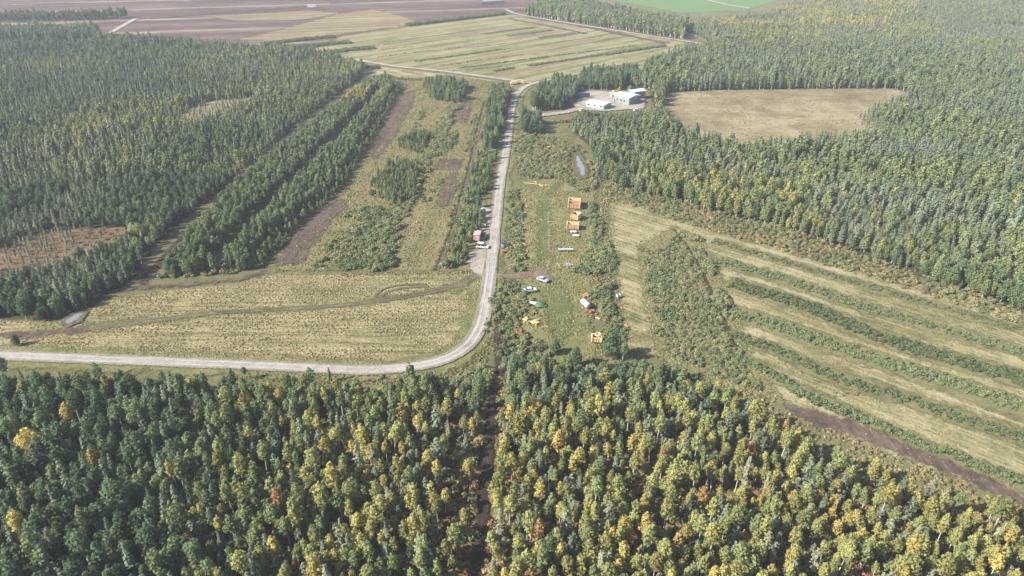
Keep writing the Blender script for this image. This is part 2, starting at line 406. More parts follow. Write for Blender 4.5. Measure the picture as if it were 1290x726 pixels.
# ------------------------------------------------------------------ outlines (photo pixels -> ground)
ROAD_PX = [(-260, 430), (-120, 440), (0, 449), (167, 456), (320, 462), (430, 467), (480, 467.5), (530, 462), (563, 453), (588, 438), (602, 418), (609, 398),
           (613, 375), (616, 355), (618, 338), (620.5, 315), (624, 282), (628.5, 242), (631, 225), (635, 205), (638.5, 183), (642, 160), (645, 137), (650, 121), (660, 111), (672, 106), (690, 102), (712, 98)]
TRACK_W_PX = [(674, 106.5), (652, 103), (630, 100), (563, 91), (497, 84), (443, 75)]
STRAW_PX = [(-260, 405), (0, 404), (70, 407), (103, 400), (133, 377), (200, 367), (300, 360), (333, 347), (430, 346), (530, 344), (590, 343), (606, 346), (605, 368), (601, 395), (592, 422), (577, 439), (550, 452), (480, 461), (430, 460), (320, 455), (167, 449), (0, 441), (-260, 424)]
RFIELD_PX = [(768, 256), (800, 258), (860, 279), (960, 308), (1060, 338), (1160, 366), (1290, 402), (1450, 446), (1450, 720), (1290, 640), (1193, 600), (1060, 548), (985, 510), (950, 490), (935, 470), (880, 465), (830, 450), (790, 440), (780, 350), (770, 300)]
BOG_PX = [(838, 118), (860, 116), (903, 114), (1060, 112), (1122, 112), (1160, 121), (1138, 132), (1096, 146), (1108, 168), (1096, 184), (1027, 190), (943, 190), (893, 184), (848, 168), (832, 140)]
LFOR_PX = [(-260, 398), (0, 402), (67, 405), (113, 388), (143, 365), (163, 355), (180, 335), (190, 316), (225, 283), (284, 235), (335, 192), (391, 145), (448, 103), (462, 90), (430, 77), (413, 70), (333, 63), (253, 58), (187, 52), (133, 50), (110, 58), (0, 60), (-260, 66)]
LCLEAR1 = [(214, 160), (232, 138), (262, 128), (322, 123), (320, 134), (285, 147), (245, 160)]
LCLEAR2 = [(-260, 326), (0, 315), (33, 300), (87, 289), (166, 286), (170, 300), (150, 316), (112, 326), (75, 340), (40, 353), (0, 364), (-260, 380)]
RFOR_PX = [(720, 166), (742, 182), (752, 205), (748, 225), (790, 242), (860, 256), (930, 277), (1000, 294), (1060, 314), (1120, 336), (1180, 356), (1240, 378), (1290, 394), (1450, 440), (1450, -14), (1000, -14), (1000, 8), (965, 25), (900, 30), (862, 38), (910, 56), (900, 61), (862, 66), (830, 80), (805, 96), (790, 108), (818, 112), (828, 142), (818, 156), (800, 160), (735, 162)]
FAR_BELT = [(660, 19), (763, 35), (860, 50), (866, 35), (830, 29), (790, 21), (740, 12), (700, 4), (690, 4)]
FG_PX = [(-260, 478), (0, 489), (150, 492), (320, 498), (430, 502), (520, 502), (590, 494), (625, 482), (660, 470), (700, 470), (770, 484), (850, 482), (900, 502), (960, 544), (1010, 574), (1060, 597), (1130, 624), (1220, 656), (1300, 688), (1450, 745), (1450, 815), (-260, 815)]
FG_DITCH = [(634, 385), (628, 420), (630, 452), (624, 490), (617, 530), (612, 600), (604, 690), (596, 800)]
BELT_PX = [(207, 351), (262, 344), (300, 343), (328, 338), (372, 290), (405, 262), (432, 240), (463, 188), (490, 140), (506, 115), (488, 103), (458, 112), (430, 137), (367, 183), (300, 240), (240, 308)]
MIDFIELD_PX = [(380, 70), (430, 46), (520, 33), (633, 19), (660, 20), (763, 36), (860, 52), (880, 62), (850, 68), (815, 80), (790, 84), (735, 94), (690, 98), (674, 104), (630, 99), (563, 90), (497, 83), (440, 74)]
CENTRE_PX = [(345, 342), (400, 275), (440, 235), (470, 190), (500, 140), (515, 100), (560, 95), (640, 105), (648, 118), (640, 150), (630, 200), (622, 260), (614, 330), (606, 342)]
YARD_PX = [(727, 139), (722, 132), (729, 126), (732, 118), (742, 115), (772, 117), (772, 123), (798, 119), (812, 123), (811, 138), (790, 139), (760, 141)]
POND1 = [(80, 408), (92, 398), (101, 396), (107, 397), (98, 406), (86, 411)]
POND2 = [(724.5, 199), (729, 196), (732, 203), (734.5, 207), (737.5, 213), (737, 222), (731, 223.5), (729, 214), (725.5, 208)]

# ------------------------------------------------------------------ the setting: ground sheets
_layer = [0]
def sheet(name, polys, mat, soft, label, cat_, step=None):
    """a field lying on the ground, its edge attribute holding the metres to its outline"""
    _layer[0] += 1; z = .02 * _layer[0]
    VV, FF, EE, b = [], [], [], 0
    for k_, px in enumerate(polys):
        poly = px if isinstance(px, np.ndarray) else G(px)
        lo, hi = poly.min(0) - soft * 2.5, poly.max(0) + soft * 2.5
        st = step or max(.8, min(5.0, np.ptp(poly, axis=0).max() / 90))
        xs, ys = np.arange(lo[0], hi[0] + st, st), np.arange(lo[1], hi[1] + st, st)
        gx, gy = np.meshgrid(xs, ys); p = np.column_stack([gx.ravel(), gy.ravel()]); d = sdf(p, poly)
        nx = len(xs); i = (np.arange(len(ys) - 1)[:, None] * nx + np.arange(nx - 1)[None]).ravel()
        q = np.column_stack([i, i + 1, i + nx + 1, i + nx]); q = q[d[q].max(1) > -soft * 2.2]
        used = np.unique(q); mp = np.full(len(p), -1); mp[used] = np.arange(len(used))
        VV.append(np.column_stack([p[used], np.full(len(used), z + .0012 * k_)])); EE.append(d[used]); FF.append(mp[q] + b); b += len(used)
    me = mesh_quads(name, np.vstack(VV), np.vstack(FF), [mat])
    me.attributes.new('edge', 'FLOAT', 'POINT').data.foreach_set('value', np.concatenate(EE).astype(np.float32))
    return tag(link(name, me), label, cat_, kind='structure')
def ribbon_poly(px, wd, wob=0.0, pts=None):
    L = smooth_line(px, 3.0) if pts is None else pts
    T = np.gradient(L, axis=0); T /= np.linalg.norm(T, axis=1)[:, None]; Nn = np.column_stack([-T[:, 1], T[:, 0]])
    wl = wd / 2 * (1 + wob * (vnoise(L, 12) - .5) * 2)
    return np.vstack([L + Nn * wl[:, None], (L - Nn * wl[:, None])[::-1]])
def offset(px, o):
    L = smooth_line(px, 3.0); T = np.gradient(L, axis=0); T /= np.linalg.norm(T, axis=1)[:, None]; return L + np.column_stack([-T[:, 1], T[:, 0]]) * o
def ang(p, q): d = G1(*q) - G1(*p); return math.degrees(math.atan2(d[1], d[0]))

A_MID = ang((520, 80), (701, 50)); A_TOP = ang((0, 13), (430, 1)); A_ROAD = ang((582, 242), (610, 128)); A_R = ang((860, 284), (1290, 409))
STRAW_A, STRAW_B = (.40, .335, .17), (.31, .275, .12)
M_BASE = ground_mat('scrub_ground', [(.1, (.10, .11, .045)), (.4, (.18, .175, .08)), (.65, (.25, .22, .105)), (.9, (.29, .24, .13))], 30, 6, 1.0)
M_WOOD = ground_mat('wood_floor', [(.1, (.11, .095, .05)), (.4, (.22, .155, .08)), (.65, (.34, .20, .10)), (.9, (.42, .31, .16))], 22, 5, .9, soft=3)
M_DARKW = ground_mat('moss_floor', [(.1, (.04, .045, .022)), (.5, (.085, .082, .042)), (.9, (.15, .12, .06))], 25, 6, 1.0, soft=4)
M_STRAW = ground_mat('mown_straw', [(.08, (.18, .175, .07)), (.33, (.31, .28, .125)), (.58, (.43, .365, .185)), (.9, (.54, .455, .255))], 26, 6, .9, (.5, .4, .5), streak=[(2, .9, 14, .7), (-1, 2.4, 50, .5)], soft=2.0, bump=.8)
M_RSTRAW = ground_mat('dry_meadow', [(.08, (.16, .15, .065)), (.33, (.28, .255, .115)), (.6, (.43, .375, .20)), (.9, (.54, .47, .29))], 30, 6, 1.0, (.55, .4, .4), streak=[(A_R, 1.2, 22, .5), (A_R, 4, 60, .6)], soft=2.5, bump=.5)
M_CENTRE = ground_mat('rough_meadow', [(.1, (.13, .14, .055)), (.35, (.21, .20, .085)), (.62, (.30, .25, .12)), (.9, (.30, .19, .115))], 28, 6, 1.0, (.4, .35, .3), streak=[(A_ROAD, 1.5, 30, .6), (A_ROAD, 5, 70, .5)], soft=3)
M_SCRUB = ground_mat('scrub_floor', [(.1, (.13, .145, .06)), (.38, (.21, .21, .092)), (.62, (.29, .26, .125)), (.9, (.33, .23, .13))], 20, 5, 1.0, (.45, .4, .35), soft=3)
M_PEAT = ground_mat('bare_peat', [(.15, (.085, .06, .05)), (.5, (.15, .105, .086)), (.85, (.25, .19, .135))], 14, 4, 1.2, (.3, .35, .3), streak=[(A_ROAD, 1.3, 30, .45)], soft=3.2, bump=.3, holes=.25)
M_PEATD = ground_mat('wet_peat', [(.2, (.04, .032, .024)), (.6, (.085, .066, .048)), (.9, (.16, .125, .085))], 10, 3, .8, soft=1.2, bump=.6)
M_FARP = ground_mat('milled_peat', [(.15, (.10, .056, .054)), (.5, (.165, .098, .09)), (.85, (.255, .17, .14))], 120, 25, 6, (.5, .3, .2), streak=[(A_TOP, 5, 300, .8), (A_TOP, 16, 500, .5)], soft=5, bump=0, bands=[(A_TOP, 38, (.075, .052, .048), .24), (A_TOP, 110, (.24, .20, .14), .14)])
M_FARY = ground_mat('strip_field', [(.15, (.22, .15, .10)), (.45, (.29, .22, .12)), (.7, (.40, .34, .16)), (.9, (.46, .41, .2))], 60, 16, 5, (.3, .25, .15), streak=[(A_TOP + 3, 5, 160, .8)], soft=8, bump=0, bands=[(A_TOP + 3, 20, (.11, .075, .06), .4)])
M_MID = ground_mat('fallow_strips', [(.12, (.15, .15, .065)), (.35, (.25, .235, .105)), (.58, (.37, .335, .165)), (.75, (.42, .37, .2)), (.92, (.28, .19, .125))], 70, 14, 3, (.4, .35, .25), streak=[(A_MID, 4, 130, .55), (A_MID, 1.5, 60, .3)], soft=5, bump=.2, bands=[(A_MID, 24, (.075, .08, .036), .26), (A_MID + .4, 61, (.17, .105, .075), .16)])
M_BOG = ground_mat('raised_bog', [(.05, (.19, .14, .075)), (.35, (.27, .215, .12)), (.55, (.35, .29, .165)), (.7, (.42, .36, .23)), (.9, (.44, .36, .16))], 60, 14, 3, (.6, .45, .3), streak=[(5, 3, 40, .25)], soft=5, bump=.2)
M_BOGR = ground_mat('heath_bog', [(.1, (.10, .08, .04)), (.35, (.19, .125, .075)), (.62, (.26, .165, .10)), (.9, (.28, .235, .12))], 16, 4, 1, soft=4)
M_GREEN = ground_mat('sown_green', [(.2, (.13, .24, .085)), (.6, (.17, .29, .10)), (.9, (.22, .32, .13))], 60, 20, 5, (.3, .25, .15), soft=4, bump=0)
M_GRAVEL = ground_mat('gravel', [(.1, (.30, .255, .21)), (.4, (.44, .39, .335)), (.65, (.53, .48, .425)), (.9, (.62, .57, .515))], 22, 4, .7, (.45, .45, .4), soft=.55, bump=.15)
M_YARD = ground_mat('yard_gravel', [(.1, (.27, .23, .18)), (.4, (.42, .365, .30)), (.65, (.53, .47, .40)), (.9, (.62, .56, .49))], 14, 4, .8, soft=2.0, bump=.1)
M_DIRT = ground_mat('dirt_track', [(.1, (.13, .085, .055)), (.4, (.22, .15, .10)), (.65, (.31, .235, .17)), (.9, (.34, .28, .19))], 10, 3, .8, soft=1.3, bump=.3)
M_LAWN = ground_mat('worn_grass', [(.1, (.13, .155, .055)), (.4, (.20, .21, .08)), (.65, (.30, .27, .12)), (.9, (.40, .34, .17))], 12, 4, .9, soft=2.4, bump=.4)
M_LUSH = ground_mat('lush_grass', [(.1, (.10, .14, .045)), (.5, (.165, .19, .07)), (.9, (.27, .25, .11))], 9, 3, .8, soft=2.4, bump=.4)

GX = 7000
gm = mesh_quads('ground', [(-GX, -600, 0), (GX, -600, 0), (GX, 9000, 0), (-GX, 9000, 0)], [(0, 1, 2, 3)], [M_BASE])
tag(link('ground', gm), 'flat scrubby bog land under the woods and fields', 'ground', kind='structure')
def ext(px): return px
sheet('forest_floor', [FG_PX], M_WOOD, 3, 'reddish brown floor of the autumn birch wood', 'forest floor')
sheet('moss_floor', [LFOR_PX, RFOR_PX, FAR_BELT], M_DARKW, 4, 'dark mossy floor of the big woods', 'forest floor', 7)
sheet('milled_peat_field', [[(-400, 52), (-400, -12), (520, -12), (560, -12), (760, -12), (690, 3), (660, 18), (633, 19), (500, 34), (430, 46), (400, 58), (340, 62), (260, 58), (190, 51), (120, 48), (0, 44)]], M_FARP, 5, 'wide brown milled peat fields with long drain lines', 'peat field', 5)
sheet('strip_field', [[(300, 50), (330, 43), (430, 17), (470, 12), (505, 20), (530, 30), (470, 38), (400, 47), (340, 52)], [(260, 21), (330, 17), (390, 13), (430, 17), (380, 25), (300, 27)]], M_FARY, 8, 'pale yellow grass strips on the far peat field', 'field', 4)
sheet('fallow_field', [MIDFIELD_PX], M_MID, 5, 'yellow green fallow field in long drained strips', 'field', 3)
sheet('road_meadow', [[(440, 78), (497, 87), (563, 94), (630, 103), (648, 108), (640, 113), (560, 103), (500, 99), (455, 92)], [(690, 100), (735, 96), (790, 86), (815, 82), (805, 94), (760, 98), (715, 104)]], M_RSTRAW, 3, 'narrow pale meadows beside the field track', 'field', 2.5)
sheet('green_field', [[(797, 5), (860, 17), (943, 12.5), (980, 1), (1005, -12), (760, -12), (745, -4)]], M_GREEN, 4, 'fresh green sown field beyond the far wood', 'field', 4)
sheet('bog_clearing', [BOG_PX, LCLEAR1], M_BOG, 5, 'tan open bog clearings in the middle of the forest', 'bog', 2.5)
sheet('heath_clearing', [LCLEAR2], M_BOGR, 4, 'rusty heath clearings among the pines', 'bog', 1.6)
sheet('rough_meadow', [CENTRE_PX], M_CENTRE, 3, 'brown green rough meadow in strips west of the road', 'meadow', 2)
sheet('mown_field', [STRAW_PX], M_STRAW, 2, 'straw coloured mown field inside the bend of the gravel road', 'field', 1.5)
sheet('dry_meadow', [RFIELD_PX], M_RSTRAW, 2.5, 'pale dry meadow crossed by bushy drain strips', 'field', 1.6)
sheet('scrub_floor', [[(806, 312), (838, 292), (850, 286), (884, 302), (905, 340), (930, 400), (950, 455), (990, 508), (900, 485), (830, 452), (818, 400), (808, 350)]] + [ribbon_poly(q, w_) for q, w_ in
      (([(900, 305), (983, 329), (1060, 352), (1143, 376), (1227, 400), (1400, 446)], 7), ([(903, 329), (993, 355), (1093, 389), (1180, 413), (1400, 478)], 9), ([(915, 356), (1010, 385), (1093, 420), (1177, 447), (1400, 512)], 11),
       ([(915, 392), (993, 416), (1067, 443), (1143, 467), (1400, 556)], 11), ([(915, 424), (977, 441), (1037, 470), (1150, 506), (1400, 590)], 8), ([(905, 446), (993, 484), (1093, 532), (1160, 560), (1400, 655)], 5))], M_SCRUB, 3, 'brownish rough ground along the bushy drains', 'ground', 1.5)
sheet('cabin_meadow', [[(655, 228), (700, 226), (748, 240), (750, 300), (745, 345), (740, 400), (752, 440), (742, 460), (690, 455), (665, 430), (650, 400), (650, 340), (652, 280)]], M_LAWN, 2.4, 'trampled grass around the log cabin shells', 'grass field', 1.2)
sheet('roadside_grass', [ribbon_poly(ROAD_PX, 11, .3)], M_LAWN, 1.6, 'short green grass along both edges of the gravel road', 'verge', 1.2)
sheet('lush_grass', [[(683, 368), (705, 356), (716, 372), (722, 400), (715, 430), (695, 425), (690, 395)], [(676, 262), (690, 262), (690, 330), (678, 330)], [(110, 410), (180, 400), (200, 405), (140, 412)], [(560, 368), (605, 346), (600, 352), (575, 372)]], M_LUSH, 2.4, 'greener patches of grass in the meadows', 'grass', 1.2)
sheet('grass_track', [ribbon_poly([(684, 346), (688, 329), (687, 300), (687, 268), (694, 245), (705, 230)], 4.5, .4)], M_LUSH, 1.6, 'green worn track running past the log cabins', 'track', .9)
sheet('grass_rut', [ribbon_poly([(689, 340), (692, 320), (691, 296), (692, 268), (699, 248), (710, 232)], 1.0, .5)], M_STRAW, .8, 'pale rut beside the green worn track', 'track', .7)
sheet('bare_peat', [[(345, 337), (372, 297), (398, 268), (432, 252), (438, 262), (418, 276), (405, 295), (380, 332)], [(468, 198), (480, 165), (492, 140), (510, 117), (522, 114), (521, 130), (508, 150), (498, 172), (480, 195), (472, 202)],
      [(548, 214), (553, 201), (562, 200), (558, 214)], [(561, 215), (566, 201), (584, 202), (577, 215)], [(572, 150), (580, 132), (592, 128), (594, 138), (586, 156)], [(562, 222), (575, 218), (574, 240), (560, 262), (552, 260)], [(413, 258), (420, 252), (433, 253), (432, 262), (418, 263)]], M_PEAT, 2.6, 'bare purple brown peat patches in the rough meadow', 'bare soil', 1.2)
sheet('peat_strip', [[(990, 512), (1030, 519), (1060, 530), (1127, 553), (1193, 583), (1290, 626), (1450, 690), (1450, 704), (1290, 640), (1193, 597), (1110, 563), (1050, 543), (1000, 525)]], M_PEAT, 2.6, 'long strip of bare dark peat below the hedge', 'bare soil', 1.2)
sheet('peat_bank', [ribbon_poly([(150, 366), (200, 362), (262, 357), (300, 353), (335, 344)], 2.6, .5), ribbon_poly([(178, 358), (205, 328), (232, 300), (300, 240)], 2.8, .5),
      ribbon_poly([(-200, 424), (0, 424), (60, 421), (112, 415)], 2.8, .4), ribbon_poly([(480, 378), (515, 374), (562, 364)], 2.8, .4), ribbon_poly([(267, 396), (300, 394), (340, 391)], 1.0, .8),
      ribbon_poly([(609, 43.5), (640, 39), (674, 35)], 7, .3), ribbon_poly([(639, 46), (668, 42), (696, 38)], 7, .3), ribbon_poly([(679, 48.5), (700, 45), (724, 42)], 7, .3), ribbon_poly([(661, 22), (720, 31), (780, 43), (840, 55)], 9, .3), ribbon_poly([(641, 24), (690, 33), (738, 43)], 6, .3)], M_PEAT, 1.0, 'dug over dark peat banks and wheel ruts', 'bare soil', .8)
sheet('wheel_track', [ribbon_poly([(112, 415), (187, 406), (267, 396), (330, 392), (430, 386), (480, 379)], 2.2, .5), ribbon_poly([(560, 365), (585, 356), (606, 346)], 2.6, .5)], M_SCRUB, 1.2, 'faint green brown wheel track across the mown field', 'track', .9)
M_RUTP = ground_mat('wheel_rut', [(.2, (.13, .11, .06)), (.6, (.21, .175, .10)), (.9, (.30, .25, .14))], 10, 3, .8, soft=.5, bump=.4)
sheet('wheel_rut', [ribbon_poly([(472, 376), (480, 367), (500, 361), (537, 359)], 1.1, .2), ribbon_poly([(476, 378), (488, 369), (510, 364), (540, 362)], 1.1, .2)] + [ribbon_poly(None, .9, .5, offset([(112, 415), (187, 406), (267, 396), (330, 392), (430, 386), (480, 379), (515, 374), (562, 364), (585, 356), (606, 346)], o_)) for o_ in (-.9, .9)], M_RUTP, .4, 'dark wheel ruts curving across the mown field', 'track', .6)
sheet('drain', [ribbon_poly([(610, 128), (600, 167), (590, 213), (582, 242), (567, 292), (548, 341)], 1.3, .3), ribbon_poly([(848, 290), (858, 302), (870, 319), (888, 352), (903, 385), (914, 410), (927, 442)], 1.0, .3),
      ribbon_poly([(178, 360), (205, 326), (232, 298), (300, 236), (350, 192), (430, 130)], 1.5, .3), ribbon_poly(FG_DITCH, 2.8, .3)], M_PEATD, .6, 'narrow dark drainage ditches between the strips', 'ditch', .6)
sheet('drain_spoil', [ribbon_poly([(612, 130), (602, 168), (592, 214), (584.5, 243), (570, 293), (552, 341)], .9, .3)], M_DIRT, .5, 'thin line of pale spoil beside the long drain', 'ditch', .6)
sheet('dirt_track', [ribbon_poly([(618, 349), (640, 350), (662, 348), (684, 344)], 4.0, .3), [(672, 338), (686, 336), (690, 347), (700, 352), (690, 356), (670, 352)]], M_DIRT, 1.3, 'reddish dirt track from the road to the log cabins', 'track', .9)
sheet('parking_gravel', [[(592, 342), (588, 328), (596, 318), (612, 314), (617, 318), (615, 340), (608, 350)], [(596, 268), (612, 262), (620, 268), (616, 300), (604, 305), (594, 292)]], M_YARD, 1.6, 'gravel pull in beside the road', 'parking place', .8)
sheet('field_track', [ribbon_poly(TRACK_W_PX, 5.0), ribbon_poly([(636, 12), (660, 20), (763, 37), (860, 52), (917, 60)], 5.0), ribbon_poly([(139, 42), (153, 34), (171, 24)], 6), ribbon_poly([(868, -6), (905, 4), (944, 11)], 7)], M_GRAVEL, .8, 'pale gravel tracks crossing the fields', 'track', 1.6)
sheet('farm_yard', [YARD_PX, ribbon_poly([(645, 147), (660, 148), (673, 147), (707, 143), (735, 136)], 6)], M_YARD, 2, 'gravel yard and drive of the farm sheds', 'yard', 1.4)
sheet('road', [ribbon_poly(ROAD_PX, 4.6)], M_GRAVEL, .55, 'pale gravel road that bends round the mown field', 'road', .6)
M_RUT = ground_mat('rut_gravel', [(.1, (.42, .38, .335)), (.5, (.56, .515, .465)), (.9, (.66, .62, .57))], 20, 4, .7, (.4, .4, .3), soft=.35, bump=.1)
M_EDGEG = ground_mat('loose_shoulder', [(.1, (.22, .19, .14)), (.5, (.36, .31, .24)), (.9, (.46, .41, .33))], 12, 3, .7, (.4, .4, .4), soft=.5, bump=.2)
sheet('road_rut', [ribbon_poly(None, .8, .3, offset(ROAD_PX, o)) for o in (-.95, .95)], M_RUT, .35, 'paler wheel ruts worn in the gravel road', 'road', .5)
sheet('road_shoulder', [ribbon_poly(None, .7, .6, offset(ROAD_PX, o)) for o in (-2.25, 2.25)], M_EDGEG, .45, 'loose darker gravel along the road edges', 'road', .5)
WATER = None
def water():
    m, t = newmat('still_water'); b = N(t, 'ShaderNodeBsdfPrincipled'); o = N(t, 'ShaderNodeOutputMaterial')
    b.inputs['Base Color'].default_value = (.17, .18, .19, 1); b.inputs['Roughness'].default_value = .25; b.inputs['IOR'].default_value = 1.6  # lifted grey base puts part of the sky's reflection into the colour
    at = N(t, 'ShaderNodeAttribute', attribute_name='edge'); pos = N(t, 'ShaderNodeNewGeometry').outputs['Position']
    al = math_(t, 'ADD', at.outputs['Fac'], math_(t, 'MULTIPLY', math_(t, 'SUBTRACT', noise(t, pos, .35, 4, .7), .5), 3.0)); al = math_(t, 'SUBTRACT', al, .5)
    tr = N(t, 'ShaderNodeBsdfTransparent'); mx = N(t, 'ShaderNodeMixShader'); t.links.new(math_(t, 'GREATER_THAN', al, 0.0), mx.inputs[0])
    t.links.new(tr.outputs[0], mx.inputs[1]); t.links.new(b.outputs[0], mx.inputs[2]); t.links.new(mx.outputs[0], o.inputs[0]); return m
WATER = water()
M_MUD = ground_mat('mud_bank', [(.1, (.09, .075, .05)), (.5, (.17, .14, .09)), (.9, (.26, .22, .14))], 8, 2, .6, soft=1.2, bump=.3)
sheet('mud_bank', [[(74, 412), (90, 397), (101, 394), (112, 395), (102, 408), (88, 414)], [(722, 196), (730, 192), (737, 202), (741, 212), (740, 225), (730, 227), (724, 214)]], M_MUD, 1.6, 'muddy banks round the small pools', 'bank', .8)
sheet('pond', [POND1], WATER, .5, 'pale sky reflecting pool at the corner of the mown field', 'pond', .5)
sheet('pond', [POND2], WATER, .5, 'small narrow pond among bushes near the farm drive', 'pond', .5)

# ------------------------------------------------------------------ haze
def haze():
    m, t = newmat('haze'); v = N(t, 'ShaderNodeVolumePrincipled'); o = N(t, 'ShaderNodeOutputMaterial')
    v.inputs['Color'].default_value = (.86, .92, 1.0, 1); v.inputs['Density'].default_value = .00015; v.inputs['Anisotropy'].default_value = .0
    t.links.new(v.outputs[0], o.inputs['Volume'])
    b = MB().box((0, 4200, 62), (14200, 9800, 126)); ob = b.build('haze', m)
    tag(ob, 'thin pale autumn haze over the whole land', 'haze', kind='stuff')
haze()

# ------------------------------------------------------------------ woods
def single_tree(kind, name, xy, s, tint, label, cat_, group, rz=None):
    i = int(rng.integers(len(kind.crown))); e = empty(name, xy[0], xy[1], 0, rng.uniform(0, 6.28) if rz is None else rz)
    e.scale = (s * FAT, s * FAT, s * rng.uniform(.9, 1.12)); e.rotation_euler.x = rng.normal(0, .03); e.rotation_euler.y = rng.normal(0, .03)
    link('trunk', kind.trunk[i], e); c = link('crown', kind.crown[i], e); c['tint'] = float(np.clip(tint, 0, 1))
    return tag(e, label, cat_, group)

# the autumn wood in front: kinds and colours drift with place
fg = points(FG_PX, 2.4, thin=0.0, jit=.48)
fg = fg[line_dist(fg, G(FG_DITCH)) > 2.9]
fpx, fd = PX(fg)
warm = np.clip((fpx[:, 0] - 170) / 260, 0, 1) * np.clip((fpx[:, 1] - 478) / 70, 0, 1)          # dark green to the west and by the road
warm = warm * (.78 + .5 * vnoise(fg, 22)) + (vnoise(fg, 9, 2.2) - .5) * .3
open_ = np.clip((fpx[:, 0] - 520) / 350, 0, 1) * np.clip((fpx[:, 1] - 520) / 120, 0, 1)
keep = rng.random(len(fg)) > .10 + .26 * open_ * (vnoise(fg, 14, 8.1) > .3) + .62 * (np.abs(fpx[:, 0] - 585 + (fpx[:, 1] - 600) * .1) < 23) * (fpx[:, 1] > 535)
fg, fpx, fd, warm, open_ = fg[keep], fpx[keep], fd[keep], warm[keep], open_[keep]
u = rng.random(len(fg))
conif = u < np.where(fpx[:, 0] < 180, .30, .34 - .12 * open_)
spr = conif & (rng.random(len(fg)) < np.where(warm < .3, .45, .12))
brd = ~conif & (rng.random(len(fg)) < np.where((fpx[:, 0] < 260) | (fpx[:, 1] < 520), .38, .04))
tint = .20 + .35 * np.clip(warm, 0, 1) + rng.normal(0, .085, len(fg))
hot = (rng.random(len(fg)) < .03 + .13 * np.clip(warm, 0, 1)) & ~conif; tint[hot] = rng.uniform(.56, .80, hot.sum())
red = (rng.random(len(fg)) < .016 * np.clip(warm, 0, 1)) & ~conif; tint[red] = rng.uniform(.82, .98, red.sum())
tint[conif] = rng.normal(.42, .2, conif.sum()) + .25 * warm[conif]
scl = rng.normal(.74, .15, len(fg)) * np.where(brd, .82, 1) * np.where((fpx[:, 0] < 240), 1.08, 1); scl = np.clip(scl, .38, 1.15)
scl[conif] *= .92
scl *= np.where(fpx[:, 1] < 500, .82, 1)
mid_px, _ = PX(fg, 7.5)
seen = (mid_px[:, 0] > 8) & (mid_px[:, 0] < 1282) & (mid_px[:, 1] > 6) & (mid_px[:, 1] < 716)
def place_name(x, y):
    if x < 210: return 'in the dark west corner of the wood'
    if x < 420: return 'in the wood south of the straight road'
    if x < 560: return 'in the wood west of the reddish glade'
    if x < 660: return 'beside the dark ditch in the wood'
    if x < 860: return 'in the wood east of the dark ditch'
    if x < 1080: return 'in the open wood of bare trunks'
    return 'in the wood by the bare peat strip'
def tone(t): return 'dark green' if t < .24 else 'mid green' if t < .38 else 'yellow green' if t < .55 else 'bright yellow' if t < .80 else 'orange red'
order = np.argsort(fd); single = np.zeros(len(fg), bool)
cnt = {'birch_tree': 0, 'pine_tree': 0, 'spruce_tree': 0, 'broadleaf_tree': 0}; LIM = {'birch_tree': 270, 'pine_tree': 110, 'spruce_tree': 60, 'broadleaf_tree': 70}
for i in order:
    if not seen[i]: continue
    nm, kd = ('spruce_tree', K_SPRUCE) if spr[i] else ('pine_tree', K_PINE) if conif[i] else ('broadleaf_tree', K_BROAD) if brd[i] else ('birch_tree', K_BIRCH)
    if cnt[nm] >= LIM[nm]: continue
    cnt[nm] += 1; single[i] = True; pl = place_name(*fpx[i])
    if nm == 'birch_tree': lb = '%s birch %s' % (tone(tint[i]), pl)
    elif nm == 'pine_tree': lb = '%s pine with feathery crown %s' % ('grey green' if tint[i] < .6 else 'pale olive', pl)
    elif nm == 'spruce_tree': lb = 'dark pointed spruce %s' % pl
    else: lb = 'broad round crowned %s tree %s' % (tone(tint[i]), pl)
    single_tree(kd, nm, fg[i], scl[i], tint[i], lb, nm.replace('_', ' '), lb.replace(' birch ', ' birches ', 1) + ' group')
rest = ~single
for nm, kd, k in (('birch_wood', K_BIRCH, ~conif & ~brd), ('broadleaf_wood', K_BROAD, brd), ('pine_wood', K_PINE, conif & ~spr), ('spruce_wood', K_SPRUCE, spr)):
    k = k & rest
    scatter_stuff(nm, kd.coll, fg[k], scl[k], tint[k], 'the farther %s trees of the autumn wood below the road' % nm.split('_')[0], 'wood')
# undergrowth on the wood floor
p = points(FG_PX, 1.45, thin=.15, thin_scale=6)
p = p[line_dist(p, G(FG_DITCH)) > 1.7]; ppx, _ = PX(p); cool = np.clip(1 - (ppx[:, 0] - 150) / 250, 0, 1)
scatter_stuff('undergrowth', K_BUSH.coll, p, rng.uniform(.25, .6, len(p)) + .8 * (rng.random(len(p)) < .24), np.clip(rng.normal(.72, .2, len(p)) - .4 * cool, 0, 1), 'russet undergrowth between the trunks of the autumn wood', 'undergrowth')
for i in range(12):                                   # bare grey snags
    x, y = [(898, 690), (880, 660), (742, 650), (728, 690), (1150, 706), (1240, 718), (1046, 660), (965, 655), (690, 640), (1100, 668), (830, 590), (490, 700)][i]
    q = G1(x, y); e = empty('dead_tree', q[0], q[1], 0, rng.uniform(0, 6)); e.scale = [rng.uniform(.8, 1.15)] * 3; link('trunk', DEADM[i % 3], e)
    tag(e, 'bare grey dead tree standing among yellow green birches', 'dead tree', 'bare snags in the autumn wood')

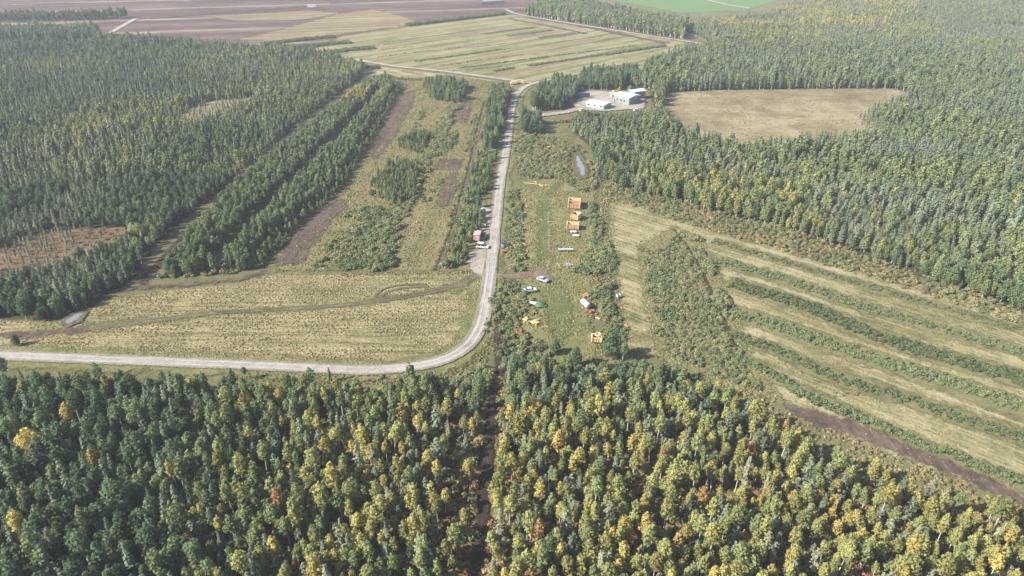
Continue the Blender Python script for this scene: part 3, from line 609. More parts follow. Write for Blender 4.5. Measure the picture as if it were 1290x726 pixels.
def wood(name, px, s, holes, kinds, label, sc=(.95, .14), thin=0.0, tmod=None, margin=0.0, rag=1.5):
    """kinds: (collection, share, tint mean, tint spread, scale factor)"""
    p = points(px, s, holes, thin, margin=margin, rag=rag, thin_scale=9)
    if not len(p): return
    cl = vnoise(p, 35, 1.7) * .6 + rng.random(len(p)) * .4; cl = np.argsort(np.argsort(cl)) / len(p)
    a = 0.0; tm = tmod(p) if tmod else np.zeros(len(p)); hv = .82 + .36 * vnoise(p, 30, 9.1)
    for kd, share, t0, t1, sf in kinds:
        k = (cl >= a) & (cl < a + share); a += share
        if k.any(): scatter_stuff(name, kd.coll, p[k], np.clip(rng.normal(sc[0], sc[1], k.sum()) * sf * hv[k], .35, 1.6), rng.normal(t0, t1, k.sum()) + tm[k], label % kd.name.replace('far_', '').replace('young_', ''), 'wood')
    print('WOOD', name, len(p))
def near_spot(cx, cy, r, amt):
    c = G1(cx, cy); return lambda p: amt * np.clip(1.4 - np.hypot(*(p - c).T) / r, 0, 1)
def scrub(name, polys, s, sc, t0, label, thin=.22, spread=.13, kd=None, rag=5.0, holes=()):
    p = np.vstack([points(q, s, holes, thin=thin, thin_scale=7, rag=rag) for q in polys])
    scatter_stuff(name, (kd or K_BUSH).coll, p, (sc[0] + (sc[1] - sc[0]) * np.clip(vnoise(p, 6, 3.1) * .9 + rng.random(len(p)) * .45 - .15, 0, 1.2)), np.minimum(t0 + .03 + rng.normal(0, spread * .7, len(p)) + .3 * (vnoise(p, 8, 6.6) - .5), .8), label, 'scrub')
def west_tint(p): return .38 * (vnoise(p, 70, 12.5) - .5) + near_spot(105, 195, 40, .12)(p)
# west forest; its near part with full crowns
CUT = [(-260, 250), (300, 222), (300, 420), (-260, 420)]
wood('west_forest', LFOR_PX, 2.95, [LCLEAR1, LCLEAR2, CUT], [(K_FPINE, .42, .48, .15, .92), (K_FBIRCH, .58, .33, .08, .9)], 'dense %s trees of the forest west of the birch belt', (.66, .17), thin=.1, tmod=west_tint)
wood('west_forest_edge', [(-260, 250), (300, 222), (284, 235), (225, 283), (190, 316), (180, 335), (163, 355), (143, 365), (113, 388), (67, 405), (0, 402), (-260, 398)], 2.6, [LCLEAR1, LCLEAR2],
     [(K_PINE, .40, .55, .2, .9), (K_LOW, .34, .2, .08, .85), (K_BROAD, .26, .13, .06, .85)], '%s trees at the forest edge above the mown field', (.66, .12), tmod=near_spot(180, 305, 12, .28))
wood('heath_pine', LCLEAR2, 3.4, [], [(K_PINE, .6, .7, .2, .35), (K_BUSH, .4, .7, .2, .6)], 'stunted %s growth on the rusty heath', (.9, .2), thin=.3)
wood('heath_pine', LCLEAR1, 4.2, [], [(K_FPINE, 1, .8, .2, .4)], 'stunted %s growth on the pale heath', (.9, .2), thin=.35)
wood('west_belt', [(-260, 57), (0, 56), (110, 53), (133, 49), (125, 43), (60, 42), (0, 41), (-260, 41)], 4.0, [], [(K_FBIRCH, .6, .22, .07, 1), (K_FPINE, .4, .35, .2, 1)], 'thick belt of %s trees along the brown peat field')
wood('peat_belt', [(-260, 29), (0, 27.5), (100, 26), (163, 23.5), (160, 22), (90, 22.5), (0, 24), (-260, 25)], 3.6, [], [(K_FBIRCH, 1, .18, .06, 1)], 'narrow belt of %s trees across the peat field')
# birch belt of two rows with a lane between
LANE = ribbon_poly([(268, 342), (300, 300), (340, 262), (395, 205), (440, 160), (480, 115)], 8.0, .3)
p = points(BELT_PX, 2.4); p = p[sdf(p, LANE) < 0]; pp, _ = PX(p)
t = .27 + rng.normal(0, .07, len(p)) + near_spot(450, 125, 26, .5)(p) * (rng.random(len(p)) < .55) * 1.0
east = line_dist(p, G([(328, 338), (372, 290), (405, 262), (432, 240), (463, 188), (490, 140), (506, 115)])) < 5.5
near_b = pp[:, 1] > 240
for kd, k, lb in ((K_LOW, near_b & ~east, 'near'), (K_FBIRCH, ~near_b & ~east, 'far')):
    scatter_stuff('birch_belt', kd.coll, p[k], np.clip(rng.normal(.64, .09, k.sum()), .35, .95), t[k], 'double row of birches beside the dark ditch, %s end' % lb, 'tree row')
scatter_stuff('birch_scrub', K_LOW.coll, p[east], np.clip(rng.normal(.33, .09, east.sum()), .16, .55), t[east] + .06, 'low birch scrub along the east side of the tree rows', 'scrub')
b = points([(193, 352), (300, 345), (330, 336), (372, 296), (368, 288), (300, 330), (215, 344)], 2.4, thin=.3); scatter_stuff('belt_scrub', K_BUSH.coll, b, rng.uniform(.6, 1.2, len(b)), rng.normal(.5, .15, len(b)), 'willow scrub at the foot of the birch rows', 'scrub')
p = points(LANE[:0].tolist() or [(268, 342), (290, 342), (400, 222), (470, 140), (485, 112), (478, 112), (395, 203), (300, 296)], 2.6, thin=.3); scatter_stuff('lane_scrub', K_BUSH.coll, p, rng.uniform(.4, .9, len(p)), rng.normal(.4, .12, len(p)), 'low scrub in the lane between the birch rows', 'scrub')
# east forest
E_CUT = [(650, 215), (800, 205), (1000, 245), (1290, 320), (1500, 370), (1500, 470), (650, 470)]
def east_tint(p):
    c1 = near_spot(900, 245, 30, .32)(p); c2 = near_spot(1080, 265, 45, .18)(p)
    q, _ = PX(p); band = np.clip(1 - np.abs(q[:, 1] - (24 + (q[:, 0] - 900) * .01)) / 14, 0, 1) * (q[:, 0] > 850) * (q[:, 0] < 1180)
    orange = (q[:, 1] < 41) & (q[:, 0] > 855) & (rng.random(len(p)) < np.clip((1190 - q[:, 0] + 120 * (vnoise(p, 45, 4.4) - .5)) / 130, 0, 1))
    return (c1 + c2) * (rng.random(len(p)) < .5) + np.where(orange, .33 * rng.uniform(.3, 1.2, len(p)) * (vnoise(p, 60, 3) > .35), 0) + .12 * np.clip(1 - np.abs(q[:, 1] - 50) / 16, 0, 1)
wood('east_forest', RFOR_PX, 3.15, [BOG_PX, E_CUT, [(700, -20), (1500, -20), (1500, 70), (700, 70)]], [(K_FPINE, .40, .50, .15, 1.0), (K_FBIRCH, .60, .33, .08, .95)], 'dense %s trees of the forest around the bog clearing', (.80, .18), tmod=east_tint)
wood('far_forest', RFOR_PX, 3.4, [[(600, 70), (1500, 70), (1500, 470), (600, 470)], [(1240, 37), (1300, 33), (1420, 30), (1420, 36), (1300, 40)]], [(K_FPINE, .32, .5, .15, 1.0), (K_FBIRCH, .68, .36, .07, 1.0)], 'hazy %s trees of the forest towards the skyline', (.82, .11), tmod=east_tint)
wood('east_forest_edge', [(742, 182), (752, 205), (748, 225), (790, 242), (860, 256), (930, 277), (1000, 294), (1060, 314), (1120, 336), (1180, 356), (1240, 378), (1290, 394), (1450, 440), (1450, 350), (1290, 320), (1000, 245), (800, 205)], 2.9, [],
     [(K_PINE, .34, .62, .22, .95), (K_LOW, .56, .36, .09, .95), (K_BROAD, .10, .22, .06, .85)], '%s trees at the forest edge above the dry meadow', (.78, .15), tmod=east_tint, thin=.06)
wood('pale_trunk_wood', FAR_BELT, 3.6, [], [(K_FBIRCH, .75, .34, .06, 1.2), (K_FPINE, .25, .5, .2, 1.2)], 'tall %s trees with pale trunks beyond the fallow field', (1.0, .1))
scrub('bog_heath', [BOG_PX], 3.4, (.12, .42), .68, 'low heath dotting the round bog clearing', .45)
wood('bog_pine', [(1078, 146), (1120, 132), (1146, 121), (1160, 140), (1120, 190), (1060, 192), (1030, 180), (1090, 168)], 4.2, [], [(K_FPINE, 1, .55, .2, .55)], 'thin stunted %s trees on the rim of the bog', (.9, .2), thin=.25)
# groves round the farm
for nm, px, lb, tm, sf in (('road_grove', [(668, 141), (706, 139), (722, 128), (729, 117), (726, 106), (700, 104), (677, 118)], 'grove of %s trees between road and farm yard', .24, 1.05),
                   ('yard_grove', [(728, 113), (783, 114), (796, 104), (805, 92), (745, 96), (733, 101)], 'grove of %s trees behind the farm yard', .2, 1.05),
                   ('drive_grove', [(657, 171), (683, 169), (681, 156), (664, 150), (657, 158)], 'small grove of %s trees at the farm drive', .16, .85),
                   ('shed_grove', [(728, 152), (800, 150), (826, 148), (818, 164), (740, 170), (716, 164)], '%s trees in front of the farm sheds', .3, .72)):
    wood(nm, px, 2.6, [], [(K_LOW, .7, tm, .06, sf), (K_PINE, .3, .35, .2, sf)], lb, (.82, .12))
wood('roadside_wood', [(618, 112), (642, 116), (640, 134), (632, 172), (624, 190), (608, 196), (606, 180), (612, 150)], 2.6, [], [(K_LOW, .8, .26, .08, .58), (K_PINE, .2, .4, .2, .6)], 'young %s trees lining the west side of the road', (1.0, .22), thin=.12, rag=5)
wood('roadside_thicket', [(600, 196), (622, 190), (620, 240), (608, 245), (598, 262), (612, 262), (606, 300), (594, 312), (586, 334), (556, 340), (566, 305), (578, 270), (588, 238)], 2.3, [], [(K_LOW, .55, .29, .08, .40), (K_BUSH, .45, .38, .12, 1.25)], 'thicket of young %s growth between drain and road', (1.0, .28), thin=.15, rag=5)
wood('meadow_spinney', [(533, 106), (560, 104), (590, 112), (592, 126), (575, 131), (545, 128), (533, 118)], 2.7, [], [(K_LOW, 1, .31, .08, .58)], 'small stand of young %s trees in the rough meadow', (1.0, .3), thin=.15, rag=6)
scrub('meadow_scrub', [[(398, 338), (425, 300), (450, 262), (500, 262), (510, 280), (498, 300), (496, 340), (440, 345)]], 1.65, (.5, 1.5), .42, 'dense willow scrub at the south end of the rough meadow', .2, rag=9)
scrub('birch_sapling', [[(462, 250), (478, 225), (495, 205), (526, 205), (530, 225), (525, 250), (500, 258)], [(497, 188), (505, 175), (540, 172), (540, 190), (520, 196)]], 2.1, (.2, .55), .3, 'close stand of birch saplings in the rough meadow', .08, .07, K_LOW, rag=8)
scrub('meadow_scrub', [ribbon_poly([(575, 133), (560, 155), (545, 190), (530, 225), (512, 262)], 3.5).tolist()] if False else [[(571, 133), (578, 133), (564, 160), (549, 192), (536, 226), (518, 262), (510, 262), (528, 225), (541, 190), (557, 155)], [(552, 196), (560, 172), (575, 165), (574, 182), (562, 198)], [(515, 168), (530, 142), (536, 140), (527, 158), (522, 170)], [(528, 262), (545, 240), (556, 222), (560, 226), (548, 246), (536, 262)]], 1.9, (.5, 1.0), .42, 'lines of willow scrub along the old meadow drains', .15)
scrub('meadow_scrub', [[(496, 305), (522, 258), (546, 205), (566, 160), (580, 134), (568, 130), (548, 162), (528, 205), (500, 250), (474, 290)]], 1.8, (.55, 1.3), .48, 'loose band of pale scrub running up the rough meadow', .16)
scrub('meadow_scrub', [[(596, 140), (604, 150), (597, 185), (586, 226), (570, 284), (564, 282), (580, 226), (590, 185)]], 2.0, (.45, 1.0), .45, 'broken scrub along the long dark drain', .25)
p = points(CENTRE_PX, 2.6, thin=.42, thin_scale=9); scatter_stuff('meadow_herbs', K_BUSH.coll, p, rng.uniform(.15, .38, len(p)), rng.normal(.62, .16, len(p)), 'low weedy herbs over the rough meadow', 'herbs')
scrub('pond_scrub', [[(648, 172), (690, 170), (724, 184), (742, 196), (748, 226), (760, 236), (735, 244), (700, 226), (655, 222), (646, 200)]], 2.1, (.55, 1.25), .5, 'mixed willow scrub round the small pond', .25, holes=[[(716, 194), (726, 190), (738, 194), (744, 214), (744, 236), (722, 236)]])
scrub('edge_scrub', [[(752, 226), (800, 238), (860, 252), (930, 274), (1000, 291), (1060, 311), (1120, 333), (1180, 353), (1240, 375), (1290, 391), (1450, 437), (1450, 456), (1290, 411), (1160, 372), (1060, 341), (960, 310), (860, 281), (800, 262), (760, 246)]], 2.1, (.45, 1.0), .56, 'brownish scrub between forest edge and dry meadow', .14, .22, rag=2)
scrub('strip_scrub', [[(806, 312), (828, 316), (850, 296), (868, 310), (880, 330), (905, 380), (925, 430), (945, 470), (985, 505), (900, 478), (830, 448), (822, 400), (812, 350)]], 1.7, (.4, 1.05), .42, 'wide band of willow scrub with a dark ditch inside', .16, holes=[ribbon_poly([(848, 290), (858, 302), (870, 319), (888, 352), (903, 385), (914, 410), (927, 442)], 1.4)])
scrub('strip_scrub', [[(840, 288), (880, 300), (884, 306), (872, 306), (850, 296)], [(872, 312), (888, 318), (905, 352), (920, 390), (906, 392), (892, 352)]], 1.7, (.8, 1.35), .42, 'taller willow bank beside the ditch', .05)
scrub('road_scrub', [[(622, 358), (640, 352), (660, 356), (676, 364), (672, 376), (664, 384), (668, 396), (655, 400), (655, 420), (668, 430), (690, 440), (700, 462), (660, 468), (625, 470), (622, 440), (634, 400), (618, 410), (614, 430), (610, 420)]], 2.0, (.5, 1.15), .42, 'willow scrub between the road bend and the cabin meadow', .2)
scrub('hedge_scrub', [[(640, 244), (648, 240), (657, 260), (660, 300), (659, 340), (644, 344), (640, 300)]], 1.8, (.6, 1.2), .42, 'bushy strip between road and cabin meadow', .15)
scrub('hedge_scrub', [[(738, 248), (748, 250), (756, 290), (778, 335), (776, 347), (722, 346), (724, 328), (742, 310), (744, 290)], [(746, 360), (770, 362), (784, 400), (790, 440), (775, 448), (766, 420), (756, 392), (740, 374)]], 1.8, (.7, 1.35), .36, 'bushy hedge on the east side of the cabin meadow', .1)
scrub('hedge_scrub', [[(690, 455), (740, 462), (800, 455), (880, 470), (900, 490), (850, 482), (770, 486), (700, 474)]], 2.2, (.7, 1.3), .4, 'willow scrub along the north edge of the autumn wood', .15)
scrub('verge_scrub', [[(300, 488), (480, 490), (560, 484), (600, 470), (622, 455), (622, 486), (590, 496), (520, 504), (430, 504), (320, 500)], [(-200, 476), (0, 484), (300, 490), (300, 498), (0, 490), (-200, 484)]], 2.1, (.6, 1.2), .4, 'bushes between the road and the autumn wood', .2)

# grass tufts give the mown and dry fields their nap
def tufts(name, px, s, sc, t0, label, holes=(), thin=.25, tsc=5, rows=None, gaps=()):
    p = points(px, s, holes, thin=thin, thin_scale=tsc)
    for g_ in gaps: p = p[sdf(p, g_) < 0]
    if rows:
        p = np.column_stack([p[:, 0], np.where(rng.random(len(p)) < .5, np.round((p[:, 1] + 1.2 * vnoise(p, 50)) / rows) * rows - 1.2 * vnoise(p, 50) + rng.normal(0, .4, len(p)), p[:, 1])])
    sc_ = rng.uniform(sc[0], sc[1], len(p)); scatter_stuff(name, TUFTS, p, sc_, rng.normal(t0, .17, len(p)) - .25 * (vnoise(p, 14, 4.4) - .45), label, 'grass', z=.2)
RUTS = [ribbon_poly(q, 4.0) for q in ([(-200, 424), (0, 424), (60, 421), (112, 415), (187, 406), (267, 396), (330, 392), (430, 386), (480, 379), (515, 374), (562, 364), (606, 346)], [(472, 376), (480, 367), (500, 361), (537, 359)])]
tufts('dry_grass', STRAW_PX, .95, (.35, .9), .76, 'clumps of cut dry grass on the mown field', rows=2.1, thin=.38, tsc=8, gaps=RUTS)
tufts('dry_grass', [(640, 240), (690, 228), (750, 240), (756, 300), (745, 440), (700, 460), (650, 420), (640, 350)], 1.1, (.5, 1.1), .5, 'tufts of dry grass around the log cabins', thin=.35)
HG = [ribbon_poly(q, w_) for q, w_ in (([(895, 303), (983, 329), (1060, 352), (1143, 376), (1227, 400), (1400, 446)], 6), ([(900, 328), (993, 355), (1093, 389), (1180, 413), (1400, 478)], 8), ([(915, 356), (1010, 385), (1093, 420), (1177, 447), (1400, 512)], 11),
       ([(915, 392), (993, 416), (1067, 443), (1143, 467), (1400, 556)], 10), ([(915, 424), (977, 441), (1037, 470), (1150, 506), (1400, 590)], 8))] + [G([(800, 305), (850, 286), (884, 302), (930, 400), (950, 455), (990, 508), (900, 485), (830, 452), (808, 350)])]
tufts('meadow_grass', RFIELD_PX, 1.3, (.3, .7), .55, 'pale grass tufts on the dry meadow', thin=.5, gaps=HG)
tufts('scrub_grass', [(648, 172), (724, 170), (750, 226), (790, 244), (775, 260), (780, 350), (790, 445), (740, 464), (690, 460), (740, 400), (745, 300), (700, 228), (650, 228)], 1.3, (.5, 1.1), .4, 'rough olive grass between the bushes around the pond and hedge', thin=.3)
tufts('meadow_grass', CENTRE_PX, 1.5, (.5, 1.1), .42, 'yellowish grass tufts on the rough meadow', thin=.35)
tufts('verge_grass', [tuple(x) for x in [(300, 466), (430, 470), (500, 473), (560, 466), (600, 447), (618, 420), (624, 385), (640, 380), (630, 440), (600, 470), (540, 484), (430, 486), (300, 480)]], 1.1, (.5, 1.0), .45, 'rough grass on the outside of the road bend', thin=.3)

tufts('scrub_grass', [(800, 308), (850, 284), (886, 302), (930, 400), (955, 455), (992, 512), (900, 488), (825, 455), (805, 350)], 1.2, (.5, 1.1), .42, 'rough olive grass between the willows of the wide scrub band', thin=.25)
tufts('strip_grass', [(905, 470), (985, 518), (1060, 548), (1190, 600), (1290, 642), (1450, 705), (1450, 745), (1290, 684), (1130, 624), (1010, 574), (900, 502)], 1.3, (.5, 1.1), .5, 'rough grass between the peat strip and the autumn wood', thin=.3)
# ------------------------------------------------------------------ hedgerows, each a thing of its own
SMALL = [bush(200 + i, 1.0, 1.5, 110, .36)[1] for i in range(5)]
def hedge(px, wd, sc, tint, label, gap=.0, step=.85, name='hedgerow', cat_='hedge', group=None):
    L = smooth_line(px, step); parts = []; T = np.gradient(L, axis=0); T /= np.linalg.norm(T, axis=1)[:, None]
    for q, t_ in zip(L, T):
        if gap and vnoise(q[None], 9, 2.9)[0] * .7 + rng.random() * .3 < gap: continue
        for _ in range(max(1, int(wd / 1.1))):
            o = rng.uniform(-wd / 2, wd / 2); c = q + np.array([-t_[1], t_[0]]) * o + rng.uniform(-.5, .5, 2)
            V, F = SMALL[rng.integers(5)]; s = rng.uniform(*sc) * (1 - .25 * abs(o) / max(wd, .1)); a = rng.uniform(0, 6.28); ca, sa = math.cos(a), math.sin(a)
            parts.append((np.column_stack([(V[:, 0] * ca - V[:, 1] * sa) * s + c[0], (V[:, 0] * sa + V[:, 1] * ca) * s + c[1], V[:, 2] * s]), F))
    if not parts: return
    o = link(name, mesh_quads(name, *cat(parts), [BUSHL])); o['tint'] = tint
    return tag(o, label, cat_, group)
HR = 'bushy drain strips across the dry meadow'
hedge([(900, 305), (983, 329), (1060, 352), (1143, 376), (1227, 400), (1290, 417), (1400, 446)], 3.8, (0.44, 0.86), 0.42, 'thin low hedge closest to the forest edge on the dry meadow', 0.24, group=HR)
hedge([(903, 329), (950, 342), (993, 355), (1093, 389), (1180, 413), (1290, 446), (1400, 478)], 5.2, (0.54, 1.09), 0.36, 'second bushy strip below the forest edge on the dry meadow', 0.13, group=HR)
hedge([(922, 358), (960, 370), (1010, 385), (1093, 420), (1177, 447), (1290, 480), (1400, 512)], 6.9, (0.60, 1.20), 0.32, 'widest green bushy strip across the middle of the dry meadow', 0.05, group=HR)
hedge([(922, 394), (993, 416), (1067, 443), (1143, 467), (1210, 486), (1290, 517), (1400, 556)], 6.2, (0.54, 1.14), 0.36, 'bushy strip just below the widest one on the dry meadow', 0.10, group=HR)
hedge([(920, 424), (977, 441), (1037, 470), (1073, 484), (1150, 506), (1210, 528), (1290, 554), (1400, 590)], 4.4, (0.49, 0.97), 0.38, 'thin bushy strip above the dark hedge on the dry meadow', 0.18, group=HR)
hedge([(905, 446), (950, 462), (993, 484), (1015, 502), (1093, 532), (1160, 560), (1227, 586), (1290, 609), (1400, 655)], 3.0, (.8, 1.3), .2, 'dark green continuous hedge above the bare peat strip', .0, group=HR)
hedge([(1030, 497), (1060, 498), (1085, 497)], 2.0, (.4, .7), .5, 'short stub of bushes joining the dark hedge', .1)
HM = 'low hedges across the fallow field'
def fieldline(a, b, label, wd=2.5, sc=(.5, 1.0), gap=.18, tint=.35, step=1.6): hedge([a, ((a[0] + b[0]) / 2, (a[1] + b[1]) / 2), b], wd, sc, tint, label, gap, step, group=HM)
fieldline((666, 83.5), (760, 69.5), 'dark straight hedge nearest the yellow meadow by the farm', 4, (.7, 1.3), .1)
fieldline((760, 69.5), (838, 58), 'hedge running on to the forest corner beyond the farm', 7, (1.0, 1.8), .12)
fieldline((578, 86.5), (690, 72), 'long low hedge one strip beyond the dark straight hedge', 2.5)
fieldline((556, 83.5), (660, 69), 'broken hedge through the middle of the fallow field', 2)
fieldline((523, 78), (640, 62), 'long hedge starting near the white track', 3, (.6, 1.1), .15)
fieldline((640, 62), (760, 46), 'faint hedge in the east half of the fallow field', 2, (.4, .8), .25)
fieldline((470, 73), (580, 60), 'low hedge starting beside the bush islands', 2, (.5, .9), .25)
fieldline((700, 71), (800, 58), 'faint hedge towards the forest corner', 2.2, (.4, .9), .25)
fieldline((622, 90), (647, 86.5), 'short dense clump of bushes near the track fork', 4, (.9, 1.5), .0)
fieldline((440, 62), (600, 42), 'faint line of bushes in the far half of the fallow field', 2, (.3, .7), .25)
fieldline((480, 54), (640, 34), 'farthest faint line of bushes on the fallow field', 2, (.3, .7), .25)
fieldline((513, 33), (634, 18.5), 'tall dense hedge between fallow field and peat field', 8, (1.8, 2.9), .0, .2)
fieldline((545, 92), (700, 78.5), 'low hedge just above the white track', 2, (.4, .8), .3)
fieldline((600, 60), (740, 42), 'bushy line in the north east of the fallow field', 2, (.4, .8), .25)
fieldline((455, 66), (520, 59), 'short bushy line east of the dark bush island', 2, (.4, .8), .2)
HI = 'islands of bushes by the fallow field'
for a, b, lb in (((333, 57), (420, 47), 'long grey green island of bushes by the peat field'), ((360, 63), (440, 54), 'middle island of bushes beside the fallow field'), ((412, 68), (470, 61), 'dark island of bushes closest to the white track')):
    hedge([a, ((a[0] + b[0]) / 2, (a[1] + b[1]) / 2 - 1), b], 13, (.9, 1.9), .25, lb, .2, 1.6, group=HI)
fieldline((190, 24), (390, 8.5), 'long thin green bank between two brown peat fields', 5, (.5, .9), .0, .55)
fieldline((0, 5.5), (420, 1), 'pale green bank along the far edge of the brown peat fields', 6, (.4, .8), .0, .6)
fieldline((415, 5.5), (520, -3), 'green bank at the far side of the peat fields', 5, (.5, .9), .1, .5)
fieldline((450, 84), (476, 87), 'bushes at the bend of the white track', 6, (1.2, 2.2), .0, .22)
fieldline((470, 97), (560, 104), 'bushes along the top edge of the rough meadow', 5, (.7, 1.4), .3, .4)
fieldline((430, 347.5), (590, 344.5), 'ragged dry bank of weeds along the mown field', 2.4, (.3, .6), .1, .68, .9)
fieldline((684, 157.5), (712, 153), 'hedge in front of the farm drive', 5, (.6, 1.0), .0, .4)

scrub('strip_weeds', [[(985, 522), (1050, 545), (1110, 566), (1193, 600), (1290, 642), (1450, 705), (1450, 740), (1290, 682), (1190, 642), (1060, 592), (990, 556)]], 1.8, (.25, .75), .7, 'russet scrub between the bare peat strip and the wood', .25)
scrub('strip_weeds', [[(985, 508), (1060, 532), (1193, 582), (1290, 626), (1290, 640), (1193, 597), (1050, 543)]], 2.6, (.12, .3), .8, 'sparse weeds on the bare peat strip', .35)
# ------------------------------------------------------------------ single trees that stand out
def lone(kind, nm, x, y, s, t_, label): q = G1(x, y); return single_tree(kind, nm, q, s, t_, label, nm.replace('_', ' '), None)
lone(K_BROAD, 'broadleaf_tree', 23, 436, .42, .14, 'small lone green tree beside the dark ruts in the mown field')
lone(K_BROAD, 'broadleaf_tree', 770, 452, .98, .16, 'tall pointed green tree beside the yellow log shell')
lone(K_BIRCH, 'birch_tree', 784, 456, .72, .27, 'pale green birch next to the tall tree by the yellow log shell')
lone(K_BIRCH, 'birch_tree', 310, 479, .52, .18, 'young birch standing up against the pale road')
lone(K_SPRUCE, 'spruce_tree', 416, 482, .55, .2, 'small spruce standing up against the pale road')
lone(K_BROAD, 'broadleaf_tree', 478, 336, .42, .3, 'round bush like tree with a long shadow on the rough meadow')
lone(K_BROAD, 'broadleaf_tree', 490, 288, .36, .36, 'olive round tree on the east edge of the willow scrub')
lone(K_BROAD, 'broadleaf_tree', 793, 122, .85, .42, 'light green round tree behind the farm hall')
lone(K_BROAD, 'broadleaf_tree', 603, 262, .52, .2, 'round dark tree shading the gravel road')
lone(K_SPRUCE, 'spruce_tree', 752, 232, .62, .05, 'dark spruce in the scrub east of the pond')
lone(K_BROAD, 'broadleaf_tree', 592, 300, .48, .2, 'green tree behind the stack of orange logs')
lone(K_BROAD, 'broadleaf_tree', 698, 447, .6, .18, 'dark spreading tree at the south end of the cabin meadow')
lone(K_BROAD, 'broadleaf_tree', 725, 463, .7, .2, 'green tree left of centre at the foot of the cabin meadow')
lone(K_BROAD, 'broadleaf_tree', 830, 492, 1.0, .15, 'large dark tree at the top edge of the autumn wood')
lone(K_BIRCH, 'birch_tree', 574, 130, .55, .45, 'yellow green birch at the corner of the meadow stand')

# ------------------------------------------------------------------ built things
M_LOGY = plain('peeled_log', (.50, .36, .15), .7, var=.3); M_LOGC = plain('cream_log', (.56, .43, .26), .7, var=.3)
M_LOGO = plain('orange_board', (.46, .22, .09), .75, var=.3); M_LOGB = plain('brown_log', (.40, .22, .11), .8, var=.3)
M_WHITE = plain('white_paint', (.50, .50, .49), .45, var=.12); M_ROOFW = plain('pale_sheet_roof', (.54, .58, .61), .4, var=.12)
M_SHEDW = plain('blue_grey_cladding', (.30, .34, .36), .6, var=.15); M_HALL = plain('grey_green_cladding', (.19, .235, .215), .6, var=.12); M_GLASS = plain('dark_glass', (.03, .035, .04), .12, var=.2)
M_TYRE = plain('tyre_rubber', (.025, .025, .025), .8); M_PINK = plain('faded_red_cladding', (.42, .20, .18), .65, var=.2)
M_PINKR = plain('pale_pink_roof', (.48, .34, .32), .6, var=.15); M_CARB = plain('grey_blue_paint', (.16, .20, .26), .3, var=.1)
M_SILV = plain('silver_paint', (.45, .47, .50), .3, .3, var=.1); M_GREY = plain('weathered_grey', (.33, .33, .34), .8, var=.3)
M_TARP = plain('green_tarpaulin', (.05, .12, .045), .6, var=.3); M_DARK = plain('dark_steel', (.06, .065, .075), .5, var=.3)
M_RED = plain('red_paint', (.38, .09, .06), .5, var=.25); M_YEL = plain('yellow_paint', (.62, .40, .04), .45, var=.15); M_TRUCK = plain('dark_blue_paint', (.035, .05, .09), .35, var=.2)
ZG = .02 * _layer[0] + .02                                    # things stand on the top sheet

def log_shell(x, y, lx, ly, h, rz, label, floor=None, mats=(M_LOGC, M_LOGB), partition=False):
    q = G1(x, y); e = empty('log_cabin', q[0], q[1], ZG - .02, rz); r = .13; n = int(h / (2 * r * .92))
    tag(e, label, 'log cabin', 'roofless log cabin shells on the meadow')
    for k, (a, c) in enumerate((('x', -ly / 2), ('x', ly / 2), ('y', -lx / 2), ('y', lx / 2)) + ((('x', ly * .02),) if partition else ())):
        m = MB()
        for i in range(n):
            z = r + i * 2 * r * .92 + (r * .9 if a == 'y' else 0); ex = .35
            if a == 'x': m.tube((-lx / 2 - ex, c, z), (lx / 2 + ex, c, z), r, n=7)
            else: m.tube((c, -ly / 2 - ex, z), (c, ly / 2 + ex, z), r, n=7)
        m.build('log_wall', mats[0] if a == 'y' or k == 1 else mats[1], e)  # front wall: shade put into its darker log colour; partition matches
    if floor:
        MB().box((0, 0, .25), (lx - .3, ly - .3, .1)).build('floor', floor, e)
    m = MB(); m.box((-lx * .12, -ly / 2 - .16, h * .42), (.12, .1, h * .8)); m.box((lx * .12, -ly / 2 - .16, h * .42), (.12, .1, h * .8)); m.box((0, -ly / 2 - .16, h * .84), (.4, .1, .1)); m.build('door_frame', mats[0], e)
    return e
log_shell(723.5, 261, 5.2, 7.2, 2.5, -.12, 'largest roofless log cabin shell with an orange board floor', M_LOGO, partition=True)
log_shell(726, 277, 3.2, 3.4, 2.5, -.55, 'small tall log cabin shell between the two bigger ones', M_LOGB)
log_shell(721.5, 289, 4.8, 3.2, 2.2, -.12, 'squat log cabin shell beside the white panels', M_LOGB)
e = log_shell(751.5, 431, 3.0, 2.4, 1.7, -.1, 'pale yellow log shell with a round ring on top near the tall tree', M_LOGY, (M_LOGC, M_LOGY))
m = MB()
for k in range(14):
    a0, a1 = 2 * math.pi * k / 14, 2 * math.pi * (k + 1) / 14; m.tube((.3 + .85 * math.cos(a0), .4 + .85 * math.sin(a0), 1.95), (.3 + .85 * math.cos(a1), .4 + .85 * math.sin(a1), 1.95), .26, n=6)
m.build('wooden_ring', M_LOGC, e)

LOGM = {}
def log(x, y, ln, r, rz, mat, label, group, z=None, tilt=0.0, xy=None, name='log'):
    key = (round(ln, 1), round(r, 2), mat.name)
    if key not in LOGM:
        b = MB(); b.tube((-ln / 2, 0, 0), (0, .02, .01), r, r * .92, 8); b.tube((0, .02, .01), (ln / 2, 0, 0), r * .92, r * .82, 8); LOGM[key] = b.mesh('log', mat)
    q = G1(x, y) if xy is None else xy; o = link(name, LOGM[key]); o.location = (q[0], q[1], ZG + r if z is None else z); o.rotation_euler = (0, tilt, rz)
    return tag(o, label, 'log', group)
